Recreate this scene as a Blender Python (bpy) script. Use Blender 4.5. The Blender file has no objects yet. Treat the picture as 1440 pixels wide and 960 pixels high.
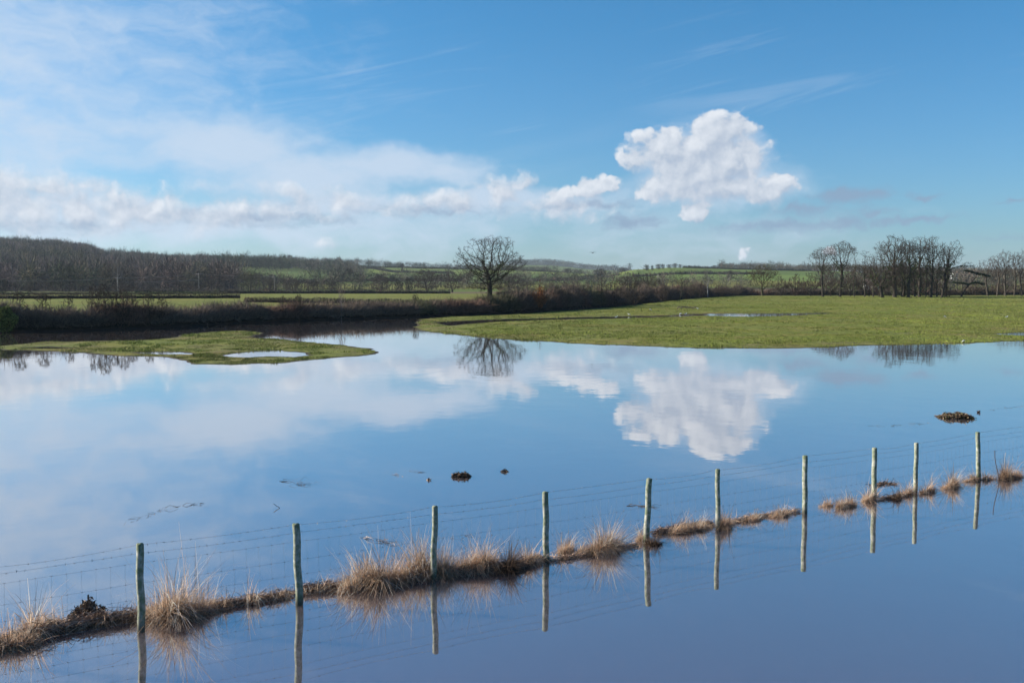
import bpy, math, random
import numpy as np
from mathutils import Vector, kdtree

# ------------------------------------------------------------------ light and air settings
SKY_STR, SKY_AIR, SKY_DUST, SKY_OZ = 0.0605, 1.0, 0.6, 2.5
TINT_LOW, TINT_HIGH = (.65, .935, 1.28), (.28, 1.0, 1.34)
SUN_STR, EXPO, HAZE = 5.0, 0.9, 0.00006
CUM_LIT, CUM_SHADE, VEIL, GREYC = (.44, .46, .49), (.175, .225, .305), (.32, .38, .46), (.135, .195, .28)
# ------------------------------------------------------------------ basics
F, CX, CY, HOR, H = 1400.0, 720.0, 480.0, 403.0, 4.2      # picture geometry of a 35 mm lens, eye 4.2 m above the flood
PITCH = math.atan((CY - HOR) / F)
cP, sP = math.cos(PITCH), math.sin(PITCH)
SUN_AZ, SUN_EL = -80.0, 21.0                                # degrees, azimuth from +Y towards +X
RNG = np.random.default_rng(7)
random.seed(7)
scene = bpy.context.scene
COL = scene.collection

def ray(px, py):
    x = (px - CX) / F; y = -(py - CY) / F
    return (x, cP + sP * y, -sP + cP * y)

def G(px, py, z=0.0):                                       # ground point seen at a pixel
    d = ray(px, py); t = (z - H) / d[2]
    return (d[0] * t, d[1] * t)

def XAT(px, D, z=0.0):                                      # sideways position at distance D
    return (px - CX) / F * (D * cP + (H - z) * sP)

def ZAT(py, D):                                             # height seen at row py at distance D
    d = ray(CX, py); return H + d[2] / d[1] * D

def tag(o, label=None, cat=None, group=None, kind=None):
    if label: o['label'] = label
    if cat: o['category'] = cat
    if group: o['group'] = group
    if kind: o['kind'] = kind
    return o

def empty(name, loc=(0, 0, 0), rz=0.0, scale=(1, 1, 1)):
    o = bpy.data.objects.new(name, None); COL.objects.link(o)
    o.location = loc; o.rotation_euler = (0, 0, rz); o.scale = scale
    o.empty_display_size = 0.2
    return o

def mesh_np(name, verts, tris=None, quads=None, cols=None, smooth=False):
    verts = np.asarray(verts, dtype=np.float32)
    me = bpy.data.meshes.new(name)
    nt = 0 if tris is None else len(tris); nq = 0 if quads is None else len(quads)
    me.vertices.add(len(verts)); me.vertices.foreach_set('co', verts.ravel())
    parts = []; starts = []; tot = []
    if nt:
        parts.append(np.asarray(tris, dtype=np.int32).ravel()); starts.append(np.arange(nt) * 3); tot.append(np.full(nt, 3))
    if nq:
        parts.append(np.asarray(quads, dtype=np.int32).ravel()); starts.append(nt * 3 + np.arange(nq) * 4); tot.append(np.full(nq, 4))
    loops = np.concatenate(parts).astype(np.int32)
    me.loops.add(len(loops)); me.loops.foreach_set('vertex_index', loops)
    me.polygons.add(nt + nq)
    me.polygons.foreach_set('loop_start', np.concatenate(starts).astype(np.int32))
    if smooth:
        me.polygons.foreach_set('use_smooth', np.ones(nt + nq, dtype=bool))
    me.update(calc_edges=True)
    if cols is not None:
        a = me.color_attributes.new('tint', 'FLOAT_COLOR', 'POINT')
        c = np.ones((len(verts), 4), dtype=np.float32); c[:, :3] = cols
        a.data.foreach_set('color', c.ravel())
    me.validate(verbose=False)
    return me

def obj(name, me, mat, parent=None, loc=None):
    if me.materials: pass
    else: me.materials.append(mat)
    o = bpy.data.objects.new(name, me); COL.objects.link(o)
    if parent is not None: o.parent = parent
    if loc is not None: o.location = loc
    return o

def copy_tree(o, parent=None):
    c = o.copy(); COL.objects.link(c); c.parent = parent
    for ch in list(o.children): copy_tree(ch, c)
    return c

# ------------------------------------------------------------------ noise
def _hash(ix, iy, seed):
    h = (ix.astype(np.int64) * 374761393 + iy.astype(np.int64) * 668265263 + seed * 1442695041) & 0x7fffffff
    h = ((h ^ (h >> 13)) * 1274126177) & 0x7fffffff
    h = h ^ (h >> 16)
    return (h & 0xffff) / 65535.0

def vnoise(x, y, seed=0):
    ix = np.floor(x); iy = np.floor(y); fx = x - ix; fy = y - iy
    fx = fx * fx * (3 - 2 * fx); fy = fy * fy * (3 - 2 * fy)
    a = _hash(ix, iy, seed); b = _hash(ix + 1, iy, seed); c = _hash(ix, iy + 1, seed); d = _hash(ix + 1, iy + 1, seed)
    return (a * (1 - fx) + b * fx) * (1 - fy) + (c * (1 - fx) + d * fx) * fy

def fbm(x, y, oct=4, seed=0):
    s = 0; a = 0.5; n = 0
    for k in range(oct):
        s = s + a * vnoise(x * 2 ** k + 17.3 * k, y * 2 ** k + 5.1 * k, seed + k); n += a; a *= 0.5
    return s / n - 0.5

def sstep(a, b, x):
    t = np.clip((x - a) / (b - a), 0, 1); return t * t * (3 - 2 * t)

def sdist(X, Y, poly):                                      # + inside, - outside
    P = np.asarray(poly, dtype=np.float64); n = len(P)
    d = np.full(X.shape, 1e18); inside = np.zeros(X.shape, dtype=bool)
    for i in range(n):
        ax, ay = P[i]; bx, by = P[(i + 1) % n]
        ex, ey = bx - ax, by - ay
        wx, wy = X - ax, Y - ay
        t = np.clip((wx * ex + wy * ey) / (ex * ex + ey * ey + 1e-12), 0, 1)
        d = np.minimum(d, (wx - ex * t) ** 2 + (wy - ey * t) ** 2)
        c = ((ay <= Y) != (by <= Y))
        with np.errstate(divide='ignore', invalid='ignore'):
            xi = ax + (Y - ay) * ex / (ey if abs(ey) > 1e-12 else 1e-12)
        inside ^= c & (X < xi)
    d = np.sqrt(d)
    return np.where(inside, d, -d)

# ------------------------------------------------------------------ land shapes (flood level is z = 0)
def P(lst): return [G(a, b) for a, b in lst]
ISLAND = P([(-260, 500), (-120, 491), (0, 487), (60, 481), (130, 479.5), (200, 478), (235, 475.5), (262, 470), (300, 466.5), (345, 464.5), (374, 468.5),
            (352, 474.5), (390, 476.5), (440, 482), (500, 487.5), (530, 490.5), (539, 496.5), (500, 501), (450, 505), (400, 509.5), (330, 512), (280, 511),
            (258, 505), (215, 501.5), (170, 500.5), (110, 497), (70, 494.5), (30, 492.5), (0, 491), (-60, 494), (-260, 508)])
MEADOW_F = [(594, 465.5), (640, 471), (680, 475), (760, 480), (850, 485), (950, 488.5), (1040, 490), (1130, 490), (1200, 486), (1280, 484.5), (1360, 482.5),
            (1400, 480), (1440, 478.5), (1560, 474), (1900, 462)]
MEADOW = P(MEADOW_F) + [(420, 260), (500, 560), (90, 560), (76, 345), (54, 290), (33, 238), (14, 185), (1, 152), (-4, 146), (-9, 139), (-12, 128),
                        (-11, 116), (-10.2, 104)]
HEDGE_PX = [(-420, 472), (-200, 470), (0, 468), (100, 466), (200, 462), (300, 457), (400, 452.5), (500, 449), (600, 446), (700, 442.5), (760, 438.5), (800, 435.5)]
HEDGE_W = P(HEDGE_PX) + [(20, 208), (31, 240), (44, 268), (58, 296), (78, 340), (92, 375)]
BACK = HEDGE_W + [(120, 420), (160, 700), (-700, 700), (-700, 150)]
POOLS = [P([(318, 500), (335, 496), (365, 494), (395, 493), (425, 495), (436, 499.5), (415, 502), (375, 501), (345, 503), (325, 502)]),
         P([(188, 495.5), (215, 494.5), (250, 495.5), (262, 497.5), (235, 498.2), (205, 497.5)]),
         P([(30, 489), (70, 487), (118, 489.6), (70, 491)]),
         P([(610, 452.5), (700, 449), (790, 446.6), (880, 444.6), (940, 443.4), (975, 441), (1040, 440.5), (1110, 440.5), (1170, 439.6),
            (1150, 442.0), (1090, 444.6), (1030, 445.2), (985, 444), (930, 446.4), (860, 448.0), (780, 449.4), (700, 452), (630, 458)]),
         P([(1396, 470), (1430, 467.5), (1520, 466), (1500, 470.5), (1440, 472)])]

PXT = np.array([-700, -300, 0, 60, 110, 160, 260, 330, 400, 470, 550, 650, 750, 850, 900, 950, 1050, 1150, 1300, 1440, 1900], float)
DT = np.array([430, 560, 720, 1000, 1300, 1700, 2500, 4200, 6500], float)
YT = np.array([
 [411.5] * 21,
 [404, 406, 408, 408, 409, 409, 409, 409.5, 410, 410, 410, 410, 409.5, 409.5, 409.5, 409, 409, 409, 409, 409, 409],
 [376, 382, 391, 393, 395, 397, 400, 402, 403, 403, 403.5, 403.5, 403, 403.5, 402, 401, 401, 402, 405, 406, 406],
 [350, 356, 364, 367, 371, 380, 386, 388, 391, 393, 393, 394, 394, 396, 392, 390, 391, 393, 396, 397, 398],
 [344, 348, 351, 354, 358, 371, 376, 373, 376, 381, 382, 384, 385, 390, 380, 377, 378.5, 382, 390, 392, 394],
 [350, 352, 355, 360, 366, 370, 373, 375, 373, 373, 376, 379, 382, 388, 383, 381, 382, 385, 387, 389, 391],
 [360, 362, 364, 366, 366, 367, 372, 374, 376, 377, 376, 378, 382, 386, 386, 385, 385, 386, 383, 386, 388],
 [372, 372, 372, 372, 369, 361, 366, 372, 378, 380, 379, 378, 370.5, 379, 384, 386, 386, 386, 386, 392, 392],
 [392] * 21], float)
ZT = np.array([[ZAT(YT[i, j], DT[i]) for j in range(len(PXT))] for i in range(len(DT))])

def far_z(px, D):
    px = np.clip(px, PXT[0], PXT[-1] - 1e-6); D = np.clip(D, DT[0], DT[-1] - 1e-6)
    j = np.clip(np.searchsorted(PXT, px, side='right') - 1, 0, len(PXT) - 2)
    i = np.clip(np.searchsorted(DT, D, side='right') - 1, 0, len(DT) - 2)
    u = (px - PXT[j]) / (PXT[j + 1] - PXT[j]); u = u * u * (3 - 2 * u)
    v = (np.log(D) - np.log(DT[i])) / (np.log(DT[i + 1]) - np.log(DT[i])); v = 0.5 * v + 0.5 * v * v * (3 - 2 * v)
    return (ZT[i, j] * (1 - u) + ZT[i, j + 1] * u) * (1 - v) + (ZT[i + 1, j] * (1 - u) + ZT[i + 1, j + 1] * u) * v

def terrain(X, Y):
    X = np.asarray(X, float); Y = np.asarray(Y, float)
    z = np.full(X.shape, -0.7)
    n = (Y > 30)
    x, y = X[n], Y[n]
    wob = 1.2 * fbm(x / 6, y / 9, 3, 3) + 1.1 * fbm(x / 1.6, y / 2.2, 4, 9)
    si = sdist(x, y, ISLAND); sm = sdist(x, y, MEADOW); sb = sdist(x, y, BACK)
    sd = np.maximum(np.maximum(si, sm), sb) + wob * 0.8
    pool = np.full(x.shape, -1e9)
    for p in POOLS: pool = np.maximum(pool, sdist(x, y, p))
    pool = pool + wob * 0.8
    land = np.minimum(sd, -pool)
    h = np.where(land > 0, 0.11 * (1 - np.exp(-np.maximum(land, 0) * 0.5)), np.maximum(land * 0.06, -0.6))
    rough = 0.10 * fbm(x / 3.5, y / 3.5, 4, 21) + 0.05 * fbm(x / 0.7, y / 0.7, 2, 41)
    h = h + rough * np.clip(0.35 + land * 0.3, 0.25, 1.0)
    # the far bank and the fields behind it lie higher
    h = h + sstep(0.2, 5.0, sb) * .70 + sstep(8, 70, sb) * .55
    h = h + np.where(sb < 0, 1, 0) * sstep(0.2, 3, sm) * sstep(178, 300, y) * 1.05
    far = y > 380
    if far.any():
        px = CX + F * x / (y * cP + 0.2)
        b = sstep(380, 450, y)
        zf = far_z(px, y) + (fbm(x / 160, y / 160, 4, 61)) * 9 * sstep(600, 1500, y)
        h = h * (1 - b) + zf * b
    z[n] = h
    return z

def tz(x, y): return float(terrain(np.array([x]), np.array([y]))[0])

# ------------------------------------------------------------------ materials
def new_mat(name):
    m = bpy.data.materials.new(name); m.use_nodes = True
    nt = m.node_tree; nt.nodes.clear()
    return m, nt

class NB:                                                   # tiny node builder
    def __init__(s, nt): s.nt = nt; s.N = nt.nodes; s.L = nt.links
    def n(s, t, **k):
        nd = s.N.new(t)
        for a, b in k.items(): setattr(nd, a, b)
        return nd
    def put(s, sock, v):
        if isinstance(v, bpy.types.NodeSocket): s.L.new(v, sock)
        elif v is not None:
            try: sock.default_value = v
            except Exception:
                sock.default_value = (v[0], v[1], v[2], 1.0)
    def math(s, op, a, b=None, c=None, clamp=False):
        nd = s.n('ShaderNodeMath', operation=op, use_clamp=clamp)
        s.put(nd.inputs[0], a)
        if b is not None: s.put(nd.inputs[1], b)
        if c is not None: s.put(nd.inputs[2], c)
        return nd.outputs[0]
    def vec(s, op, a, b=None):
        nd = s.n('ShaderNodeVectorMath', operation=op)
        s.put(nd.inputs[0], a)
        if b is not None: s.put(nd.inputs[1], b)
        return nd.outputs['Value'] if op in ('LENGTH', 'DOT_PRODUCT') else nd.outputs[0]
    def noise(s, vec, scale, detail=3, rough=0.5, dist=0.0, col=False):
        nd = s.n('ShaderNodeTexNoise'); s.put(nd.inputs['Vector'], vec)
        nd.inputs['Scale'].default_value = scale; nd.inputs['Detail'].default_value = detail
        nd.inputs['Roughness'].default_value = rough; nd.inputs['Distortion'].default_value = dist
        return nd.outputs['Color'] if col else nd.outputs['Fac']
    def mr(s, v, a, b, c=0.0, d=1.0, smooth=False):
        nd = s.n('ShaderNodeMapRange'); nd.interpolation_type = 'SMOOTHSTEP' if smooth else 'LINEAR'
        s.put(nd.inputs[0], v)
        for k, q in zip((1, 2, 3, 4), (a, b, c, d)): s.put(nd.inputs[k], q)
        return nd.outputs[0]
    def mix(s, f, a, b, mode='MIX'):
        nd = s.n('ShaderNodeMix', data_type='RGBA', blend_type=mode)
        s.put(nd.inputs[0], f); s.put(nd.inputs[6], a); s.put(nd.inputs[7], b)
        return nd.outputs[2]
    def comb(s, x, y, z=0.0):
        nd = s.n('ShaderNodeCombineXYZ'); s.put(nd.inputs[0], x); s.put(nd.inputs[1], y); s.put(nd.inputs[2], z)
        return nd.outputs[0]

def C4(c): return (c[0], c[1], c[2], 1.0)

def principled(b, base, rough=0.9, spec=0.2, normal=None):
    p = b.n('ShaderNodeBsdfPrincipled')
    b.put(p.inputs['Base Color'], base); b.put(p.inputs['Roughness'], rough)
    p.inputs['Specular IOR Level'].default_value = spec
    if normal is not None: b.L.new(normal, p.inputs['Normal'])
    o = b.n('ShaderNodeOutputMaterial'); b.L.new(p.outputs[0], o.inputs[0])
    return p

def tint_mat(name, amount=0.25, scale=2.0, rough=0.9, spec=0.15, bump=None):
    m, nt = new_mat(name); b = NB(nt)
    at = b.n('ShaderNodeAttribute', attribute_name='tint')
    g = b.n('ShaderNodeNewGeometry')
    f = b.noise(g.outputs['Position'], scale, 3, 0.6)
    k = b.mr(f, 0.25, 0.75, 1 - amount, 1 + amount)
    c = b.vec('MULTIPLY', at.outputs['Color'], b.comb(k, k, k))
    nrm = None
    if bump:
        h = b.noise(g.outputs['Position'], bump[0], 3, 0.6)
        bn = b.n('ShaderNodeBump'); bn.inputs['Strength'].default_value = bump[1]; bn.inputs['Distance'].default_value = bump[2]
        b.L.new(h, bn.inputs['Height']); nrm = bn.outputs[0]
    principled(b, c, rough, spec, nrm)
    return m

M = {}
M['bark'] = tint_mat('bark', 0.3, 3.0)
M['twig'] = tint_mat('twigs', 0.2, 0.8)
M['straw'] = tint_mat('dead grass', 0.25, 9.0, 0.7, 0.3)
def add_translucent(m, f):
    nt = m.node_tree; b = NB(nt); p = next(n for n in nt.nodes if n.type == 'BSDF_PRINCIPLED'); o = next(n for n in nt.nodes if n.type == 'OUTPUT_MATERIAL')
    tr = b.n('ShaderNodeBsdfTranslucent'); nt.links.new(p.inputs['Base Color'].links[0].from_socket, tr.inputs['Color'])
    mx = b.n('ShaderNodeMixShader'); mx.inputs[0].default_value = f; nt.links.new(p.outputs[0], mx.inputs[1]); nt.links.new(tr.outputs[0], mx.inputs[2]); nt.links.new(mx.outputs[0], o.inputs[0])
add_translucent(M['straw'], .45)
M['grass'] = tint_mat('grass blades', 0.25, 0.7, 0.8, 0.2)
M['feather'] = tint_mat('feathers', 0.05, 3.0, 0.8, 0.2)
M['plain'] = tint_mat('painted and metal surfaces', 0.12, 1.5, 0.7, 0.3)
M['debris'] = tint_mat('wet plant debris', 0.3, 20.0, 0.75, 0.3)

def ground_material():
    m, nt = new_mat('pasture ground'); b = NB(nt)
    at = b.n('ShaderNodeAttribute', attribute_name='tint'); g = b.n('ShaderNodeNewGeometry'); p = g.outputs['Position']
    f1 = b.noise(p, 0.11, 4, 0.6); f2 = b.noise(p, 1.1, 5, 0.7); f3 = b.noise(p, 6.0, 3, 0.7)
    c = at.outputs['Color']
    c = b.mix(b.mr(f1, 0.45, 0.62, 0, 0.8), c, b.vec('MULTIPLY', c, (1.25, .98, 1.0)))
    c = b.mix(b.mr(f2, 0.45, 0.62, 0, 0.75), c, b.vec('MULTIPLY', c, (0.45, 0.52, 0.55)))
    c = b.mix(b.mr(f3, 0.5, 0.7, 0, 0.6), c, b.vec('MULTIPLY', c, (1.6, 1.35, 1.2)))
    bn = b.n('ShaderNodeBump'); bn.inputs['Strength'].default_value = 0.9; bn.inputs['Distance'].default_value = 0.22
    h = b.math('ADD', b.math('MULTIPLY', f2, 1.0), b.math('MULTIPLY', f3, 0.25)); b.L.new(h, bn.inputs['Height'])
    principled(b, c, 0.95, 0.1, bn.outputs[0])
    return m

def water_material():
    m, nt = new_mat('muddy flood water'); b = NB(nt)
    g = b.n('ShaderNodeNewGeometry'); p = g.outputs['Position']
    q = b.vec('MULTIPLY', p, (1.0, 0.75, 1.0))
    n1 = b.noise(q, 0.9, 2, 0.5); n2 = b.noise(q, 5.5, 2, 0.5)
    patch = b.mr(b.noise(p, 0.035, 3, 0.6), 0.38, 0.62, 0.2, 1.5)
    h = b.math('MULTIPLY', b.math('ADD', n1, b.math('MULTIPLY', n2, 0.11)), patch)
    bn = b.n('ShaderNodeBump'); bn.inputs['Strength'].default_value = 1.0; bn.inputs['Distance'].default_value = WATER_BUMP
    b.L.new(h, bn.inputs['Height'])
    mud = b.mix(b.mr(b.noise(p, 0.05, 3, 0.5), 0.35, 0.65), C4(MUD_A), C4(MUD_B))
    dif = b.n('ShaderNodeSubsurfaceScattering', falloff='BURLEY'); b.put(dif.inputs['Color'], mud); dif.inputs['Scale'].default_value = .6; dif.inputs['Radius'].default_value = (1.0, .8, .6)
    gl = b.n('ShaderNodeBsdfGlossy'); b.put(gl.inputs['Color'], C4((1.0, 1.0, 1.0))); gl.inputs['Roughness'].default_value = 0.022
    b.L.new(bn.outputs[0], gl.inputs['Normal'])
    fr = b.n('ShaderNodeFresnel'); fr.inputs['IOR'].default_value = 1.33; b.L.new(bn.outputs[0], fr.inputs['Normal'])
    fac = b.math('POWER', fr.outputs[0], FRES_POW)
    mx = b.n('ShaderNodeMixShader'); b.L.new(fac, mx.inputs[0]); b.L.new(dif.outputs[0], mx.inputs[1]); b.L.new(gl.outputs[0], mx.inputs[2])
    o = b.n('ShaderNodeOutputMaterial'); b.L.new(mx.outputs[0], o.inputs[0])
    return m
WATER_BUMP = 0.0034; MUD_A = (0.112, 0.088, 0.086); MUD_B = (0.125, 0.10, 0.095); FRES_POW = 0.33

# ------------------------------------------------------------------ ground sheet
def ground_sheet():
    a_in = np.arange(-36, 36.001, 0.085)
    a_out1 = np.concatenate([np.arange(-180, -60, 6.0), np.arange(-60, -36, 1.0)])
    a_out2 = np.concatenate([np.arange(37, 60, 1.0), np.arange(60, 180.1, 6.0)])
    ang = np.radians(np.concatenate([a_out1, a_in, a_out2]))
    r = [0.5, 5, 15, 30, 45]; v = 48.0
    while v < 9000:
        r.append(v)
        v += 0.28 if v < 120 else (0.28 * (v / 120) ** 2.2 if v < 400 else v * 0.017)
    r = np.array(r)
    R, A = np.meshgrid(r, ang, indexing='ij')
    X = R * np.sin(A); Y = R * np.cos(A)
    Z = terrain(X.ravel(), Y.ravel())
    x, y = X.ravel(), Y.ravel()
    nr, na = R.shape
    idx = np.arange(nr * na).reshape(nr, na)
    quads = np.stack([idx[:-1, :-1], idx[:-1, 1:], idx[1:, 1:], idx[1:, :-1]], -1).reshape(-1, 4)
    col = land_colour(x, y, Z)
    me = mesh_np('ground', np.stack([x, y, Z], 1), quads=quads[:, ::-1], cols=col, smooth=True)
    return tag(obj('ground', me, ground_material()), kind='structure')

GREEN = np.array([0.155, 0.182, 0.034]); GREEN2 = np.array([0.195, 0.205, 0.05]); FARG = np.array([0.13, 0.185, 0.04])
SOIL = np.array([0.055, 0.045, 0.032]); ROUGH = np.array([0.16, 0.125, 0.075]); WOODF = np.array([0.06, 0.05, 0.035])
FIELDS = []                                                  # patches of other colours on the hills, filled below
def land_colour(x, y, z):
    n = fbm(x / 14, y / 14, 4, 77)[:, None]
    c = GREEN * (1 + 0 * n) + (GREEN2 - GREEN) * np.clip(0.5 + 2 * n, 0, 1)
    far = sstep(330, 600, y)[:, None]
    c = c * (1 - far) + FARG * far * (1 + 0.5 * fbm(x / 120, y / 120, 2, 5)[:, None])
    # field mosaic on the slopes
    cell = (np.floor((x + 0.25 * y) / 190).astype(int) * 7 + np.floor((y - 0.2 * x) / 210).astype(int) * 13) % 7
    pal = np.array([[1, 1, 1], [1.15, 1.08, .9], [.85, .9, .9], [1.05, 1.1, 1], [1.35, 1.0, .95], [.95, 1.05, .85], [1.1, 1.15, 1.0]])
    c = np.where((y > 620)[:, None], c * pal[cell], c)
    rim = (sstep(0.02, 0.05, z) * (1 - sstep(0.06, 0.12, z)) * np.clip(.5 + 2.5 * fbm(x / 3, y / 4, 3, 15), 0, 1))[:, None] * (y < 200)[:, None]
    c = c * (1 - .7 * rim) + np.array([.20, .165, .075]) * .7 * rim
    wet = 1 - sstep(0.0, 0.035, z)[:, None]
    c = c * (1 - wet) + SOIL * wet * 1.1
    sb = sdist(x, y, BACK); bank = (sstep(-0.5, 0.2, sb) * (1 - sstep(5.5, 7.5, sb)) * (x < 80))[:, None]
    c = c * (1 - bank) + SOIL * 0.8 * bank
    for poly, colr in FIELDS:
        s = sstep(-3, 6, sdist(x, y, poly) + 4 * fbm(x / 12, y / 12, 2, 4))[:, None]
        c = c * (1 - s) + np.array(colr) * s
    return c

def WP(lst):                                                 # (px, D) pairs -> world polygon
    return [(XAT(a, d), d) for a, d in lst]
WOOD_L = WP([(-700, 470), (-200, 480), (0, 485), (150, 490), (250, 500), (330, 520), (345, 640), (318, 900), (300, 1250), (310, 1700), (250, 1900), (-200, 1900), (-900, 1500)])
FIELDS += [(WOOD_L, WOODF), (WP([(715, 3300), (900, 3500), (900, 5200), (690, 5200)]), (.04, .055, .04)),
           (WP([(-300, 425), (60, 425), (330, 432), (330, 470), (-300, 462)]), (0.14, 0.125, 0.07)),
           (WP([(330, 410), (650, 405), (1000, 410), (1060, 470), (1000, 560), (760, 540), (560, 520), (340, 500)]), (0.15, 0.115, 0.07)),
           (WP([(980, 330), (1500, 360), (1900, 380), (1900, 640), (1000, 640)]), (0.10, 0.085, 0.05))]

# ------------------------------------------------------------------ tree builder (space colonisation)
def grow(att, base, trunk_h, step, infl, kill, seed, lean=(0, 0), up=0.05, maxn=9000, iters=160):
    rnd = random.Random(seed)
    pos = [Vector(base)]; par = [-1]
    k = max(2, int(trunk_h / step))
    for i in range(k):
        p = pos[-1] + Vector((lean[0] / k + rnd.uniform(-.08, .08) * step, lean[1] / k + rnd.uniform(-.08, .08) * step, step))
        pos.append(p); par.append(len(pos) - 2)
    att = [Vector(a) for a in att]; alive = [True] * len(att)
    near = [(-1, 1e9)] * len(att); newfrom = 0
    nchild = {}
    for it in range(iters):
        kd = kdtree.KDTree(len(pos) - newfrom)
        for i in range(newfrom, len(pos)): kd.insert(pos[i], i)
        kd.balance(); newfrom = len(pos)
        acc = {}
        left = 0
        for j, a in enumerate(att):
            if not alive[j]: continue
            co, i, d = kd.find(a)
            if d < near[j][1]: near[j] = (i, d)
            i, d = near[j]
            if d < kill: alive[j] = False; continue
            left += 1
            if d < infl:
                acc[i] = acc.get(i, Vector((0, 0, 0))) + (a - pos[i]).normalized()
        if not acc or not left: break
        added = 0
        for i, v in acc.items():
            if nchild.get(i, 0) > 3: continue
            if v.length < 1e-5: continue
            pd = (pos[i] - pos[par[i]]).normalized() if par[i] >= 0 else Vector((0, 0, 1))
            d = (v.normalized() + pd * 0.25 + Vector((rnd.gauss(0, .22), rnd.gauss(0, .22), rnd.gauss(0, .22) + up))).normalized()
            pos.append(pos[i] + d * step); par.append(i); nchild[i] = nchild.get(i, 0) + 1; added += 1
        if added == 0 or len(pos) > maxn: break
    return pos, par

def radii(pos, par, r_tip, power, r_base):
    n = len(pos); w = np.zeros(n); cnt = np.zeros(n, int)
    for i in range(n - 1, 0, -1):
        if w[i] == 0: w[i] = r_tip ** power
        w[par[i]] += w[i]; cnt[par[i]] += 1
    r = w ** (1 / power)
    r = r * (r_base / r[0]) ** (np.clip(r / r[0], 0, 1) ** 0.35)
    r[0] *= 1.5; r[1] *= 1.15
    return r, cnt

def tubes(pos, par, r, sel, sides):
    V = []; Q = []; base = 0
    idx = np.array([i for i in sel if par[i] >= 0])
    if len(idx) == 0: return np.zeros((0, 3)), np.zeros((0, 4), int)
    Pn = np.array([tuple(p) for p in pos]); pp = np.array(par)
    a = Pn[pp[idx]]; b = Pn[idx]; ra = np.minimum(r[pp[idx]], r[idx] * 1.6); rb = r[idx]
    d = b - a; L = np.linalg.norm(d, axis=1, keepdims=True) + 1e-9; d = d / L
    ref = np.where(np.abs(d[:, 2:3]) > 0.8, np.array([[1., 0, 0]]), np.array([[0, 0, 1.]]))
    u = np.cross(d, ref); u /= np.linalg.norm(u, axis=1, keepdims=True); v = np.cross(d, u)
    m = len(idx); ang = np.arange(sides) * 2 * math.pi / sides
    ring = (u[:, None] * np.cos(ang)[None, :, None] + v[:, None] * np.sin(ang)[None, :, None])
    A = a[:, None] + ring * ra[:, None, None]; B = b[:, None] + ring * rb[:, None, None]
    V = np.concatenate([A, B], 1).reshape(-1, 3)
    base = (np.arange(m) * 2 * sides)[:, None]
    k = np.arange(sides)[None]; k2 = (k + 1) % sides
    Q = np.stack([base + k, base + k2, base + sides + k2, base + sides + k], -1).reshape(-1, 4)
    return V, Q

def slivers(p0, dirs, length, width, rng, bend=0.15):
    """thin two-triangle twigs: arrays of start points, directions, lengths and widths"""
    n = len(p0)
    d = dirs / (np.linalg.norm(dirs, axis=1, keepdims=True) + 1e-9)
    s = np.cross(d, rng.normal(size=(n, 3))); s /= (np.linalg.norm(s, axis=1, keepdims=True) + 1e-9)
    mid = p0 + d * length[:, None] * 0.5 + rng.normal(size=(n, 3)) * (bend * length[:, None])
    tip = p0 + d * length[:, None] + rng.normal(size=(n, 3)) * (bend * length[:, None])
    w = width[:, None] * 0.5
    V = np.stack([p0 - s * w, p0 + s * w, mid + s * w * .8, mid - s * w * .8, tip], 1).reshape(-1, 3)
    b = (np.arange(n) * 5)[:, None]
    T = np.concatenate([b + np.array([[0, 1, 2]]), b + np.array([[0, 2, 3]]), b + np.array([[3, 2, 4]])], 1).reshape(-1, 3)
    return V, T

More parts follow.
